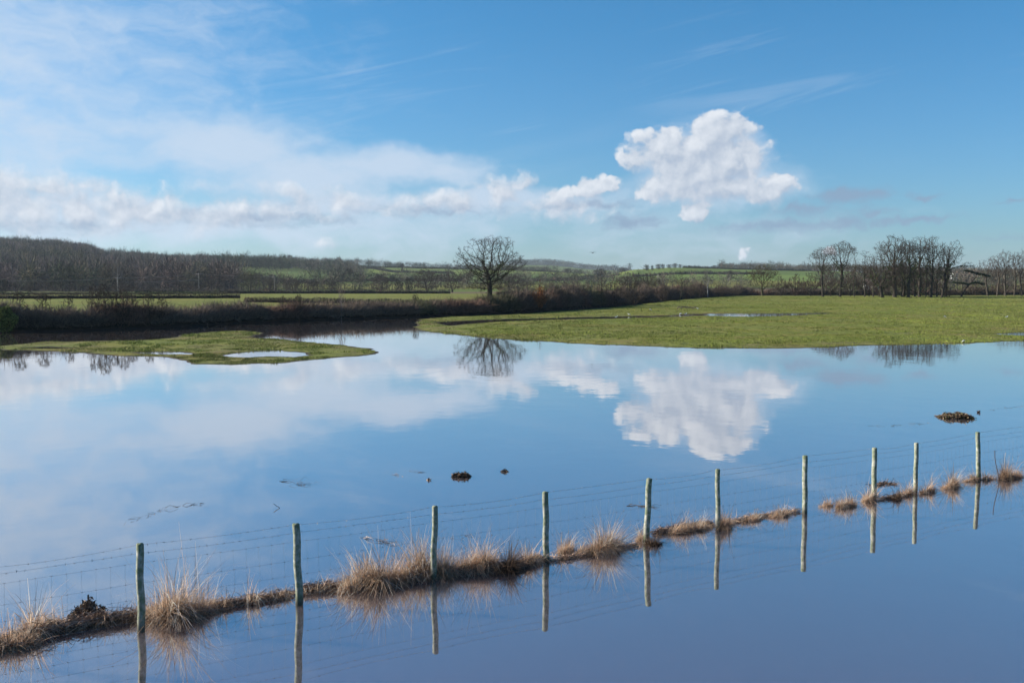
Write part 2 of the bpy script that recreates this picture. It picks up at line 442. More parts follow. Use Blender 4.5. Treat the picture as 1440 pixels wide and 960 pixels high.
def make_tree(name, crown_fn, n_att, h, trunk_h, r_base, step, seed, sides=5, lean=(0, 0), twig_n=4, twig_len=0.8, twig_w=0.03,
              infl=3.0, kill=None, bark=(0.09, 0.075, 0.06), twig=(0.13, 0.10, 0.085), split=0.05, up=0.05, r_tip=0.012, power=2.3, ivy=0, droop=0.0):
    rng = np.random.default_rng(seed)
    att = crown_fn(rng, n_att)
    pos, par = grow(att, (0, 0, -0.3), trunk_h, step, infl, kill or step * 1.3, seed, lean, up)
    r, cnt = radii(pos, par, r_tip, power, r_base)
    bark = tuple(c * .48 for c in bark); twig = tuple(c * .5 for c in twig)
    root = empty(name)
    thick = [i for i in range(len(pos)) if r[i] >= split]; thin = [i for i in range(len(pos)) if r[i] < split]
    V, Q = tubes(pos, par, r, thick, sides + 2)
    c = np.tile(np.array(bark), (len(V), 1)) * (1 + 0.25 * rng.normal(size=(len(V), 1)) * 0.6)
    t = obj('trunk', mesh_np('trunk', V, quads=Q, cols=np.clip(c, .01, 1), smooth=True), M['bark'], root)
    V, Q = tubes(pos, par, r, thin, 3)
    c1 = np.tile(np.array(bark) * 1.1, (len(V), 1))
    Pn = np.array([tuple(p) for p in pos])
    tips = np.array([i for i in range(len(pos)) if r[i] < split * 0.7 and par[i] > 0])
    VV, TT, CC = [V], [], [c1]; off = len(V)
    if len(tips):
        rep = np.repeat(tips, twig_n)
        pd = Pn[rep] - Pn[np.array(par)[rep]]
        d = pd / (np.linalg.norm(pd, axis=1, keepdims=True) + 1e-9) * 0.7 + rng.normal(size=(len(rep), 3)) * 0.55
        d[:, 2] += 0.15 - droop
        L = twig_len * rng.uniform(.4, 1.1, len(rep)); W = np.full(len(rep), twig_w) * rng.uniform(.6, 1.2, len(rep))
        v, tt = slivers(Pn[rep], d, L, W, rng)
        VV.append(v); TT.append(tt + off); off += len(v)
        k = rng.uniform(.75, 1.25, (len(rep), 1)); CC.append(np.repeat(np.array(twig) * k, 5, axis=0))
    if ivy:
        st = [i for i in thick if pos[i].z < h * 0.65]
        rep = np.array(rng.choice(st, ivy)); p0 = Pn[rep] + rng.normal(size=(ivy, 3)) * (r[rep][:, None] * 0.9 + .12)
        v, tt = slivers(p0, rng.normal(size=(ivy, 3)), np.full(ivy, .35), np.full(ivy, .28), rng)
        VV.append(v); TT.append(tt + off); off += len(v)
        CC.append(np.repeat(np.array([[0.05, 0.07, 0.025]]) * rng.uniform(.6, 1.4, (ivy, 1)), 5, axis=0))
    obj('crown', mesh_np('crown', np.concatenate(VV), tris=np.concatenate(TT) if TT else None, quads=Q if len(Q) else None, cols=np.concatenate(CC)), M['twig'], root)
    return root

VOID = -.75
def ell(cz, rx, rz, shell=0.35, low=-1.0, ry=None, cx=0.0, cy=0.0):
    def f(rng, n):
        d = rng.normal(size=(n * 4, 3)); d /= np.linalg.norm(d, axis=1, keepdims=True)
        lump = 1 + 0.16 * np.sin(d[:, 0] * 5 + d[:, 1] * 4) * np.cos(d[:, 2] * 6 + d[:, 0] * 3)
        rr = (shell + (1 - shell) * rng.uniform(0, 1, n * 4) ** 0.6) * lump
        p = d * rr[:, None]
        p = p[(p[:, 2] > low) & (np.sin(4.6 * p[:, 0] + 1) + np.sin(5.1 * p[:, 1] + 2) + np.sin(4.8 * p[:, 2] + cz) > VOID)][:n]
        p[:, 0] = p[:, 0] * rx + cx; p[:, 1] = p[:, 1] * (ry or rx) + cy; p[:, 2] = p[:, 2] * rz + cz
        return p
    return f
def multi(*fs):
    def f(rng, n):
        k = n // len(fs); return np.concatenate([g(rng, k) for g in fs])
    return f

# ================================================================== THE SETTING
ground_sheet()
def water_plane():
    xs = [-900, -200, 200, 900]; ys = [-60, 60, 200, 420]
    V = [(x, y, 0) for y in ys for x in xs]
    Q = [(r * 4 + c, r * 4 + c + 1, (r + 1) * 4 + c + 1, (r + 1) * 4 + c) for r in range(3) for c in range(3)]
    return tag(obj('flood_water', mesh_np('flood_water', V, quads=Q), water_material()), kind='structure')
water_plane()

# grass tufts growing on the pasture near enough to show
def grass_stuff():
    rng = np.random.default_rng(11)
    n = 1500000
    px = rng.uniform(-60, 1500, n); u = rng.uniform(0, 1, n)
    y = 52 + (300 - 52) * u ** 1.9
    x = (px - CX) / F * y * 1.0
    z = terrain(x, y)
    clump = fbm(x / 1.1, y / 1.4, 3, 31) + 0.5 * fbm(x / 8, y / 12, 2, 91)
    sb = sdist(x, y, BACK)
    keep = (z > 0.012) & (clump + rng.normal(0, .07, n) > -0.03) & (sb < -0.2)
    x, y, z = x[keep], y[keep], z[keep]; n = len(x)
    if n > 480000:
        s = rng.choice(n, 480000, replace=False); x, y, z = x[s], y[s], z[s]; n = len(x)
    hgt = rng.uniform(.025, .07, n) * (1 + 1.2 * (fbm(x / 1.6, y / 2, 2, 12) > 0.17)); w = rng.uniform(.015, .035, n) * (y / 75)
    a = rng.uniform(0, math.pi, n); lean = rng.normal(0, .04, (n, 2))
    dx, dy = np.cos(a) * w, np.sin(a) * w
    V = np.stack([np.stack([x - dx, y - dy, z - .02], 1), np.stack([x + dx, y + dy, z - .02], 1),
                  np.stack([x + lean[:, 0], y + lean[:, 1], z + hgt], 1)], 1).reshape(-1, 3)
    c = GREEN * rng.uniform(.6, 1.35, (n, 1)) * (1 + .9 * fbm(x / 5, y / 8, 2, 8)[:, None])
    dry = rng.uniform(0, 1, n) < .07
    c[dry] = np.array([.20, .16, .07])
    T = np.arange(3 * n).reshape(-1, 3)
    tag(obj('grass', mesh_np('grass', V, tris=T, cols=np.repeat(np.clip(c, .01, 1), 3, axis=0)), M['grass']),
        'short tufted pasture grass covering the green banks above the flood', 'grass', kind='stuff')
grass_stuff()

# ------------------------------------------------------------------ hedges
def resample(pts, step):
    P_ = np.array(pts, float); seg = np.linalg.norm(np.diff(P_, axis=0), axis=1); s = np.concatenate([[0], np.cumsum(seg)])
    t = np.arange(0, s[-1], step)
    return np.stack([np.interp(t, s, P_[:, 0]), np.interp(t, s, P_[:, 1])], 1), s[-1]

def hedge(name, pts, h, w, density, tl, tw, col, label, seed, cat='hedge', hvar=0.35, vscale=7.0, group=None, core=True, back=0.0, top=None, shoots=0.15):
    rng = np.random.default_rng(seed)
    line, L = resample(pts, 0.5 if L_small(pts) else 2.0)
    d = np.gradient(line, axis=0); d /= np.linalg.norm(d, axis=1, keepdims=True) + 1e-9; nrm = np.stack([-d[:, 1], d[:, 0]], 1)
    line = line + nrm * back
    s = np.arange(len(line)) * (0.5 if L_small(pts) else 2.0)
    prof = h * (1 + hvar * 2 * fbm(s / vscale, s * 0 + seed, 3, seed))
    if top is not None: prof = prof * np.interp(s / s[-1], top[0], top[1])
    z0 = terrain(line[:, 0], line[:, 1])
    n = int(L * density)
    i = rng.integers(0, len(line) - 1, n); f = rng.uniform(0, 1, n)
    c = line[i] * (1 - f[:, None]) + line[i + 1] * f[:, None]; hh = prof[i]; zz = z0[i]
    u = rng.uniform(-1, 1, n); v = rng.uniform(0, 1, n) ** 0.8
    lump = 0.75 + 0.5 * vnoise(s[i] / 1.7 + 3, v * 3 + u, seed + 5)
    vv = v * np.sqrt(np.clip(1 - (np.abs(u) ** 2.4), 0, 1)) * lump
    p = np.stack([c[:, 0] + nrm[i, 0] * u * w * .5, c[:, 1] + nrm[i, 1] * u * w * .5, zz + vv * hh * .92], 1)
    dirs = rng.normal(size=(n, 3)) * .6; dirs[:, 2] += .75; dirs[:, :2] += nrm[i] * u[:, None] * .7
    ln = tl * rng.uniform(.45, 1.2, n); sh = rng.uniform(0, 1, n) < shoots; ln[sh] *= 1.7
    V, T = slivers(p, dirs, ln, tw * rng.uniform(.6, 1.3, n), rng)
    cc = np.array(col) * rng.uniform(.6, 1.45, (n, 1)) * (1 + .8 * fbm(s[i] / 9, v * 2, 2, seed + 9)[:, None])
    patch = vnoise(s[i] / 6.0, s[i] * 0 + 2.5, seed + 3)
    gr = (patch > .66); cc[gr] = cc[gr] * np.array([.85, 1.03, .8]); rd = (patch < .3); cc[rd] = cc[rd] * np.array([1.15, .95, .92])
    VV = [V]; TT = [T]; CC = [np.repeat(cc, 5, axis=0)]; off = len(V)
    if core:                                                # solid inner growth against light leaks, near-black colour standing for inner shade
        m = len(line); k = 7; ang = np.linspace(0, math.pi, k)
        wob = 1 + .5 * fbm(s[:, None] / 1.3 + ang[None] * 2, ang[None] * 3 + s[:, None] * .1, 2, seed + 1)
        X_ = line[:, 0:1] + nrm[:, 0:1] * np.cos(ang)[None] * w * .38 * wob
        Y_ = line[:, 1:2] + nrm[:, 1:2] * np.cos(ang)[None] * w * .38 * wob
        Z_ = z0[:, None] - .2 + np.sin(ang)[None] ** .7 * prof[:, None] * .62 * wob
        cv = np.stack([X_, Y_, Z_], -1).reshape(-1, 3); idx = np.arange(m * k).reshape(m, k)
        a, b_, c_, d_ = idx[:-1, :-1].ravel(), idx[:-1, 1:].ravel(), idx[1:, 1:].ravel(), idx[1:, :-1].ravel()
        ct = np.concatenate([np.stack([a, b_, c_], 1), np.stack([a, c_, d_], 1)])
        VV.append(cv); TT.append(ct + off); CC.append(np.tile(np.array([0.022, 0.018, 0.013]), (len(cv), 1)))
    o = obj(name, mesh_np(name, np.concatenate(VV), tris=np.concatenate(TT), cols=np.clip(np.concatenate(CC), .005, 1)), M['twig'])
    return tag(o, label, cat, group)
def L_small(pts): return max(p[1] for p in pts) < 400

HC = (0.195, 0.145, 0.108)
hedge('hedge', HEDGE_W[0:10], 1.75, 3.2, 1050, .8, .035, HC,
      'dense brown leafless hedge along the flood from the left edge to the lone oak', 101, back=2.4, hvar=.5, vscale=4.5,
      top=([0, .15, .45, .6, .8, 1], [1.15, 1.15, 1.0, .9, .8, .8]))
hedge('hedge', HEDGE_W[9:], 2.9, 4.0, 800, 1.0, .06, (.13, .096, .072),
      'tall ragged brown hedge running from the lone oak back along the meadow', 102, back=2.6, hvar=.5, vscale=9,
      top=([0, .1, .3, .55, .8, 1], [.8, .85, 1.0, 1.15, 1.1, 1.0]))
hedge('hedge', WP([(-250, 228), (0, 232), (200, 238), (338, 246)]), 1.3, 1.6, 160, .5, .07, (.10, .075, .055),
      'low clipped dark hedge crossing the bright field behind the left riverside hedge', 103, hvar=.12, shoots=.02)
hedge('hedge', WP([(345, 186), (480, 184), (600, 182), (690, 176)]), .95, 1.6, 220, .4, .06, (.085, .07, .055),
      'low dark hedge just behind the riverside hedge, ending at the lone oak', 104, hvar=.15, shoots=.03)
hedge('hedge', WP([(190, 392), (330, 398), (500, 402), (640, 402)]), 2.0, 2.4, 70, .8, .13, (.10, .08, .06),
      'dark trimmed hedge along the far edge of the bright strip field', 105, hvar=.25, vscale=20, shoots=.03)
hedge('hedge', WP([(-260, 360), (0, 366), (150, 372), (320, 384)]), .9, 1.6, 90, .5, .12, (.13, .12, .06),
      'thin low hedge just in front of the dark left wood', 106, hvar=.2, vscale=20, shoots=.03)
hedge('hedge', WP([(700, 330), (820, 350), (950, 385), (1050, 400)]), 1.9, 2.4, 70, .8, .13, (.13, .095, .07),
      'brown hedge behind the tall riverside hedge, right of the lone oak', 107, hvar=.4, vscale=20)
hedge('hedge', WP([(1050, 352), (1180, 348), (1300, 346), (1480, 372), (1640, 380)]), 2.4, 3.5, 110, 1.0, .11, (.115, .085, .06),
      'dark brown hedge standing behind the trunks of the big tree clump', 108, hvar=.5, vscale=14)
hillh = [([(425, 1560), (560, 1600), (700, 1620)], 'dark hedge along the top of the sunlit hill fields left of the lone oak'),
         ([(495, 1590), (535, 1400), (575, 1280), (640, 1260)], 'dark hedge slanting down between two hill fields left of the lone oak'),
         ([(345, 900), (400, 850), (455, 800)], 'dark hedge crossing the green slope below the dark plantation'),
         ([(455, 870), (560, 900), (650, 930)], 'dark hedge at the foot of the hill fields left of the lone oak'),
         ([(735, 1560), (800, 1600), (880, 1640)], 'dark hedge above the broad pale field right of the lone oak'),
         ([(735, 900), (780, 1000), (835, 1190), (870, 1300)], 'dark hedge slanting up the pale field right of the lone oak'),
         ([(890, 1080), (985, 1100), (1075, 1120)], 'dark hedge across the middle of the right hill fields'),
         ([(960, 1300), (1050, 1330), (1140, 1330)], 'dark hedge along the crest of the right hill fields')]
for k, (pl, lb) in enumerate(hillh):
    hedge('hedge', WP(pl), 2.6, 4, 14, 2.2, .6, (.05, .052, .036), lb, 120 + k, hvar=.4, vscale=40, shoots=.02)

# ------------------------------------------------------------------ trees
T = {}
T['oak'] = make_tree('oak_tree', multi(ell(8.2, 7.0, 5.2, .3, -.3), ell(8.8, 6.6, 4.7, .8, -.05), ell(8.2, 7.2, 5.0, .5, -.2), ell(4.9, 5.6, 2.6, .3, -.95, cx=-.8)), 3600, 13.6, 5.0, .50, .32, 9,
                     sides=6, twig_n=5, twig_len=.55, twig_w=.024, infl=4.5, kill=.45, bark=(.055, .047, .038), twig=(.10, .08, .062), split=.05, up=.0, ivy=300, power=2.15, r_tip=.014)
def proto(key, *a, **k):
    T[key] = make_tree(*a, **k)
proto('vase', 'bare_tree', multi(ell(11, 3.9, 4.2, .2, -.8), ell(12.5, 4.6, 3.0, .6, -.2)), 1500, 15.5, 5.5, .34, .42, 21, twig_n=4, twig_len=.7, twig_w=.045, infl=6, split=.06, lean=(.3, .2), bark=(.10, .082, .065), twig=(.12, .092, .075), ivy=150)
proto('tall', 'bare_tree', multi(ell(11.5, 4.6, 6.0, .15, -.95), ell(14, 4.4, 4, .6, -.4)), 2500, 18, 4.5, .46, .45, 22, twig_n=4, twig_len=.75, twig_w=.05, infl=6, split=.06, bark=(.11, .09, .07), twig=(.125, .093, .072), ivy=260)
proto('narrow', 'bare_tree', multi(ell(11, 2.9, 6.5, .1, -.95), ell(14.5, 2.7, 3, .5, -.5)), 1800, 18, 4.0, .36, .45, 23, twig_n=4, twig_len=.7, twig_w=.05, infl=5, split=.06, bark=(.085, .07, .056), twig=(.115, .088, .07), ivy=380)
proto('wide', 'bare_tree', multi(ell(8, 5.8, 5.2, .2, -.8), ell(4.5, 5.4, 2.6, .3, -.8)), 1700, 13.5, 3.4, .40, .45, 24, twig_n=4, twig_len=.75, twig_w=.05, infl=6, split=.06, lean=(-.5, 0), bark=(.08, .066, .05), twig=(.125, .09, .065), ivy=420)
proto('leaner', 'bare_tree', multi(ell(13, 3.8, 4.2, .3, -.8, cx=3.2), ell(9.6, 2.6, 1.0, .2, -.9, cx=8.0), ell(11, 2.4, 5, .2, -.8, cx=.5)), 1700, 17.5, 4.2, .40, .45, 25, twig_n=4, twig_len=.7, twig_w=.05, infl=7, split=.06, lean=(.9, 0), ivy=300, bark=(.085, .07, .055), twig=(.11, .085, .068))
proto('slim', 'slim_tree', ell(8.5, 2.0, 5.5, .1, -.9), 520, 14, 4.0, .20, .45, 26, twig_n=5, twig_len=.8, twig_w=.05, infl=5, split=.05, bark=(.10, .085, .068), twig=(.13, .098, .078), ivy=60)
proto('pole', 'slim_tree', multi(ell(10.2, 3.0, 3.4, .3, -.8), ell(7, 1.6, 3.5, .1, -.8)), 800, 13.6, 5.0, .22, .42, 27, twig_n=4, twig_len=.7, twig_w=.05, infl=5, split=.05, lean=(.4, 0), bark=(.14, .115, .09), twig=(.15, .11, .09))
proto('round', 'round_tree', multi(ell(6.4, 5.6, 4.6, .25, -.95), ell(4, 5.6, 3.0, .5, -.8)), 1300, 11, 1.4, .40, .5, 28, twig_n=6, twig_len=.9, twig_w=.07, infl=6, split=.08, bark=(.10, .085, .07), twig=(.13, .105, .085))
proto('bush', 'bush', multi(ell(2.0, 2.6, 2.0, .2, -.9)), 420, 4, .4, .12, .32, 29, twig_n=9, twig_len=.55, twig_w=.05, infl=3, split=.04, bark=(.09, .07, .055), twig=(.15, .11, .085))
proto('sapling', 'sapling', multi(ell(3.4, 1.5, 2.4, .1, -.9)), 420, 5.8, .9, .10, .26, 30, twig_n=8, twig_len=.55, twig_w=.05, infl=3, split=.03, r_tip=.026, bark=(.12, .095, .07), twig=(.18, .14, .10))
proto('pale', 'birch_tree', multi(ell(3.9, 1.4, 2.2, .2, -.9)), 220, 6, 1.2, .09, .28, 31, twig_n=4, twig_len=.5, twig_w=.045, infl=3, split=.03, r_tip=.022, bark=(.42, .34, .30), twig=(.32, .23, .20))
proto('white', 'birch_tree', ell(9.5, 2.8, 4.4, .2, -.7), 520, 13.5, 4.5, .20, .42, 32, twig_n=4, twig_len=.8, twig_w=.06, infl=5, split=.05, bark=(.40, .38, .36), twig=(.17, .145, .13))
proto('farm', 'distant_tree', multi(ell(4.6, 4.6, 4.6, .2, -.97)), 420, 9.2, .8, .35, .7, 33, twig_n=10, twig_len=1.3, twig_w=.16, infl=6, split=.09, bark=(.06, .052, .042), twig=(.085, .075, .058))
proto('olive', 'bare_tree', multi(ell(6.2, 5.4, 4.6, .2, -.9)), 1200, 10.8, 1.6, .34, .45, 34, twig_n=5, twig_len=.8, twig_w=.06, infl=6, split=.07, bark=(.12, .105, .06), twig=(.17, .15, .075))
# proportions of each kind: (height, width)
DIM = {}
def dims(root):
    lo = np.array([1e9] * 3); hi = -lo
    for c in root.children:
        a = np.empty(len(c.data.vertices) * 3, np.float32); c.data.vertices.foreach_get('co', a); a = a.reshape(-1, 3)
        lo = np.minimum(lo, np.percentile(a, .3, axis=0)); hi = np.maximum(hi, np.percentile(a, 99.7, axis=0))
    return float(hi[2]), float(hi[0] - lo[0])
for k_, r_ in T.items(): DIM[k_] = dims(r_)
USED = set()
def plant(key, px, D, top, wpx, label, cat='tree', group=None, rz=None, name=None, x=None):
    """px column, distance, row of its top, width in columns: turned into a real position and real size"""
    X = XAT(px, D) if x is None else x
    z = tz(X, D); h = ZAT(top, D) - z
    w = wpx / F * D
    if key in USED: o = copy_tree(T[key])
    else: o = T[key]; USED.add(key)
    if name: o.name = name
    o.location = (X, D, z - .05)
    s = h / DIM[key][0]; sw = w / DIM[key][1]
    o.scale = (sw, sw, s); o.rotation_euler = (0, 0, random.uniform(0, 6.28) if rz is None else rz)
    tag(o, label, cat, group); return o

plant('oak', 689, 200, 332, 103, 'broad bare oak standing alone on the strip field, mirrored in the flood', rz=0.5)
CL = 'bare trees of the big clump on the meadow'
for a in [
 ('vase', 1157, 303, 348, 40, 'leftmost bare tree of the big meadow clump, leaning slightly left', 2.6),
 ('vase', 1181, 302, 339, 45, 'open forked bare tree, second from the left end of the big meadow clump', 5.4),
 ('slim', 1201, 306, 347, 17, 'thin bare tree standing between the forked tree and the wide oak of the big clump', 1.0),
 ('slim', 1216, 302, 352, 22, 'short thin bare tree just left of the wide spreading tree in the big clump', 3.0),
 ('wide', 1241, 286, 345, 66, 'wide bare tree with low drooping branches in the big clump, left of the tallest tree', .4),
 ('tall', 1258, 289, 331, 54, 'tallest bare tree of the big clump, with two pale trunks side by side', 1.9),
 ('narrow', 1277, 285, 337, 34, 'dark bare tree directly right of the tallest tree of the big clump', .7),
 ('narrow', 1293, 293, 333, 34, 'upright bare tree in the middle of the right half of the big clump', 3.7),
 ('tall', 1309, 288, 333, 38, 'tall bare tree with dense top beside the leaning end tree of the big clump', 4.4),
 ('leaner', 1324, 290, 338, 56, 'rightmost bare tree of the big clump, leaning right with one long low limb', 0.15),
 ('slim', 1228, 297, 358, 20, 'thin dark trunk behind the wide spreading tree of the big clump', 4.0),
 ('slim', 1268, 299, 346, 20, 'thin tree half hidden behind the dark tree right of the tallest one', .3),
 ('slim', 1286, 300, 350, 18, 'thin tree squeezed between two upright trees in the right half of the big clump', 2.1),
 ('slim', 1302, 297, 345, 18, 'thin trunk directly left of the tall tree with the dense top in the big clump', 5.1),
 ('wide', 1270, 306, 350, 50, 'broad dark tree standing behind the middle of the big clump', 2.2),
 ('narrow', 1330, 304, 350, 26, 'dark upright tree behind the leaning end tree of the big clump', 1.1),
 ('slim', 1317, 299, 352, 18, 'thin trunk between the dense topped tree and the leaning end tree of the big clump', 1.4),
]: plant(*a[:6], group=CL, rz=a[6])
# second pale trunk of the tallest tree
CR = 'bare trees of the group at the right edge'
for a in [
 ('pole', 1389, 330, 363, 30, 'bare tree with pale trunk at the left end of the group at the right edge', 3.3),
 ('pole', 1402, 333, 358, 28, 'second bare tree from the left of the group at the right edge', .5),
 ('pole', 1414, 330, 352, 30, 'tallest bare tree in the left half of the group at the right edge', 1.7),
 ('pole', 1426, 334, 357, 24, 'bare tree right of the tallest one in the group at the right edge', 4.9),
 ('pole', 1437, 328, 351, 28, 'bare tree with a straight pale trunk close to the right edge of the picture', 2.9),
 ('pole', 1452, 332, 349, 32, 'bare tree whose crown is cut by the right edge of the picture', .1)]:
    plant(*a[:6], group=CR, rz=a[6])
for a in [
 ('olive', 1072, 330, 372, 48, 'rounded olive green bare tree at the left end of the far meadow edge'),
 ('bush', 1098, 318, 388, 24, 'dark upright bush just right of the olive green tree'),
 ('bush', 1118, 320, 385, 32, 'broad purple brown bush between the olive green tree and the big clump'),
 ('bush', 1140, 316, 383, 30, 'brown bush at the foot of the leftmost tree of the big clump'),
 ('bush', 1168, 322, 378, 34, 'brown bush between the trunks of the first two trees of the big clump'),
 ('bush', 1196, 322, 376, 32, 'olive brown bush behind the thin tree left in the big clump'),
 ('bush', 1222, 320, 382, 34, 'dark bush behind the wide spreading tree of the big clump'),
 ('bush', 1335, 300, 402, 26, 'low yellowish bush at the right end of the big clump'),
 ('bush', 1287, 318, 384, 40, 'dark bush behind the right half of the big clump'),
 ('bush', 1318, 322, 388, 30, 'dark bush behind the leaning end tree of the big clump'),
 ('bush', 1372, 345, 396, 34, 'brown bush in the gap between the big clump and the group at the right edge'),
 ('bush', 1412, 350, 392, 36, 'brown bush behind the trunks of the group at the right edge'),
 ('bush', 1256, 312, 380, 40, 'dark bush directly behind the tallest tree of the big clump'),
 ('bush', 1302, 308, 378, 40, 'dark twiggy bush behind the tall dense topped tree of the big clump'),
 ('bush', 1236, 304, 386, 30, 'low dark bush between the trunks left of the tallest tree'),
 ('bush', 1446, 350, 390, 40, 'brown bush low at the right edge of the picture behind the trunks')]:
    plant(*a, **({} if a[0] == 'olive' else dict(cat='bush', group='bushes among the meadow trees')))
# strip field, hedge and valley trees
for a in [
 ('round', 600, 470, 378, 46, 'large round bare tree beyond the strip field, left of the lone oak'),
 ('round', 536, 475, 385, 32, 'smaller round bare tree beyond the strip field, two trees left of the lone oak'),
 ('round', 636, 490, 381, 36, 'pinkish brown round tree just left of the lone oak and behind it'),
 ('round', 412, 470, 390, 34, 'brown spreading tree beyond the strip field near its left end'),
 ('round', 440, 478, 392, 24, 'small brown tree right of the brown spreading tree beyond the strip field'),
 ('round', 466, 480, 390, 28, 'bare tree behind the pale birch sapling beyond the strip field'),
 ('olive', 352, 500, 380, 36, 'greenish bare tree at the right end of the dark left wood'),
 ('round', 381, 490, 391, 24, 'dark low tree at the left end of the strip field'),
 ('farm', 561, 520, 394, 14, 'small dark bushy tree just left of the large round tree'),
 ('farm', 575, 560, 390, 14, 'small dark tree tucked behind the left side of the large round tree'),
 ('round', 716, 480, 384, 44, 'bare tree behind the right side of the lone oak'),
 ('round', 740, 500, 392, 30, 'low bare tree between the lone oak and the bronze leaved sapling')]:
    plant(*a, group='bare trees beyond the strip field')
for a in [
 ('slim', 845, 205, 379, 26, 'tall thin tree growing out of the tall riverside hedge, right of the bronze leaved sapling'),
 ('bush', 864, 215, 389, 28, 'bushy shrub standing just right of the thin tree in the tall riverside hedge'),
 ('bush', 893, 205, 398, 36, 'wide pale brown shrub bulging over the tall riverside hedge'),
 ('round', 888, 300, 383, 44, 'dark bare tree behind the wide pale brown shrub of the tall hedge'),
 ('round', 915, 300, 384, 34, 'dark bare tree beside the telegraph pole behind the tall hedge'),
 ('slim', 958, 262, 379, 24, 'bare tree behind the tall hedge halfway to the far meadow edge'),
 ('bush', 931, 240, 394, 22, 'pinkish shrub beside the foot of the telegraph pole'),
 ('bush', 972, 270, 397, 16, 'small grey shrub in the tall hedge left of the pink shrub'),
 ('bush', 986, 275, 396, 17, 'small pink shrub in the tall hedge left of the white stemmed birch'),
 ('white', 995, 285, 378, 22, 'birch with a white stem rising from the tall hedge'),
 ('bush', 1010, 292, 398, 20, 'brown shrub right of the white stemmed birch'),
 ('bush', 1034, 318, 402, 24, 'dark rounded shrub near the far end of the tall hedge'),
 ('bush', 1018, 300, 403, 18, 'low shrub in the tall hedge between the birch and its far end'),
 ('bush', 775, 500, 395, 18, 'first of the grey round shrubs in the valley right of the bronze leaved sapling'),
 ('bush', 795, 505, 394, 20, 'grey round shrub in the valley, second right of the bronze leaved sapling'),
 ('bush', 812, 500, 395, 20, 'grey round shrub in the valley, third right of the bronze leaved sapling'),
 ('bush', 826, 510, 396, 16, 'grey round shrub in the valley directly left of the tall thin tree')]:
    plant(*a, cat='bush' if a[0] == 'bush' else 'tree', group='trees and shrubs along the tall hedge')
for a in [
 ('pale', 480, 127, 399, 13, 'pale pink birch sapling growing out of the riverside hedge'),
 ('sapling', 131, 100, 400, 18, 'leafless sapling with two thin tops in the left part of the riverside hedge'),
 ('sapling', 141, 99, 402, 14, 'thin pale stemmed sapling just right of the one with two thin tops'),
 ('sapling', 161, 100, 408, 26, 'dark stemmed sapling in the left hedge below the dead white tree'),
 ('sapling', 187, 101, 412, 20, 'short sapling between the dark stemmed one and the small field tree'),
 ('sapling', 210, 102, 411, 22, 'sapling in the left hedge below the small field tree'),
 ('sapling', 148, 98, 398, 24, 'tallest bare sapling in the left hedge, left of the dark stemmed one'),
 ('sapling', 174, 99, 404, 24, 'many branched sapling in the left hedge right of the dark stemmed one'),
 ('sapling', 62, 96, 411, 26, 'spreading bare sapling in the left hedge well left of the others'),
 ('sapling', 28, 94, 408, 26, 'bare sapling right of the bright green bush at the left edge'),
 ('sapling', 228, 103, 416, 20, 'short bare sapling at the right end of the row in the left hedge'),
 ('sapling', 98, 98, 416, 20, 'short spreading sapling left of the taller ones in the left hedge'),
 ('sapling', 420, 122, 413, 14, 'small sapling sticking out of the hedge left of the pale pink birch'),
 ('sapling', 398, 120, 415, 12, 'tiny sapling in the hedge furthest left in front of the strip field'),
 ('sapling', 584, 140, 413, 14, 'small sapling in the hedge below the large round tree')]:
    plant(*a, cat='sapling', group='saplings standing in the riverside hedge')
for a in [
 ('bush', 43, 420, 396, 24, 'dark rounded bush before the dark wood, right of the small tree at the left edge'),
 ('farm', 3, 420, 392, 26, 'dark small tree at the left edge in front of the dark wood'),
 ('bush', 169, 425, 395, 26, 'dark ivy covered bush at the foot of the dead white tree'),
 ('bush', 185, 428, 396, 18, 'pale brown bush just right of the ivy covered bush'),
 ('sapling', 213, 420, 402, 12, 'small field tree in front of the dark wood right of the ivy covered bush'),
 ('white', 166, 445, 369, 22, 'dead white tree standing out against the dark wood'),
 ('bush', 268, 440, 397, 24, 'brown bush beside the left foot of the utility pole near the dark wood')]:
    plant(*a, cat='bush' if a[0] == 'bush' else 'tree', group='bushes and small trees in front of the dark wood')
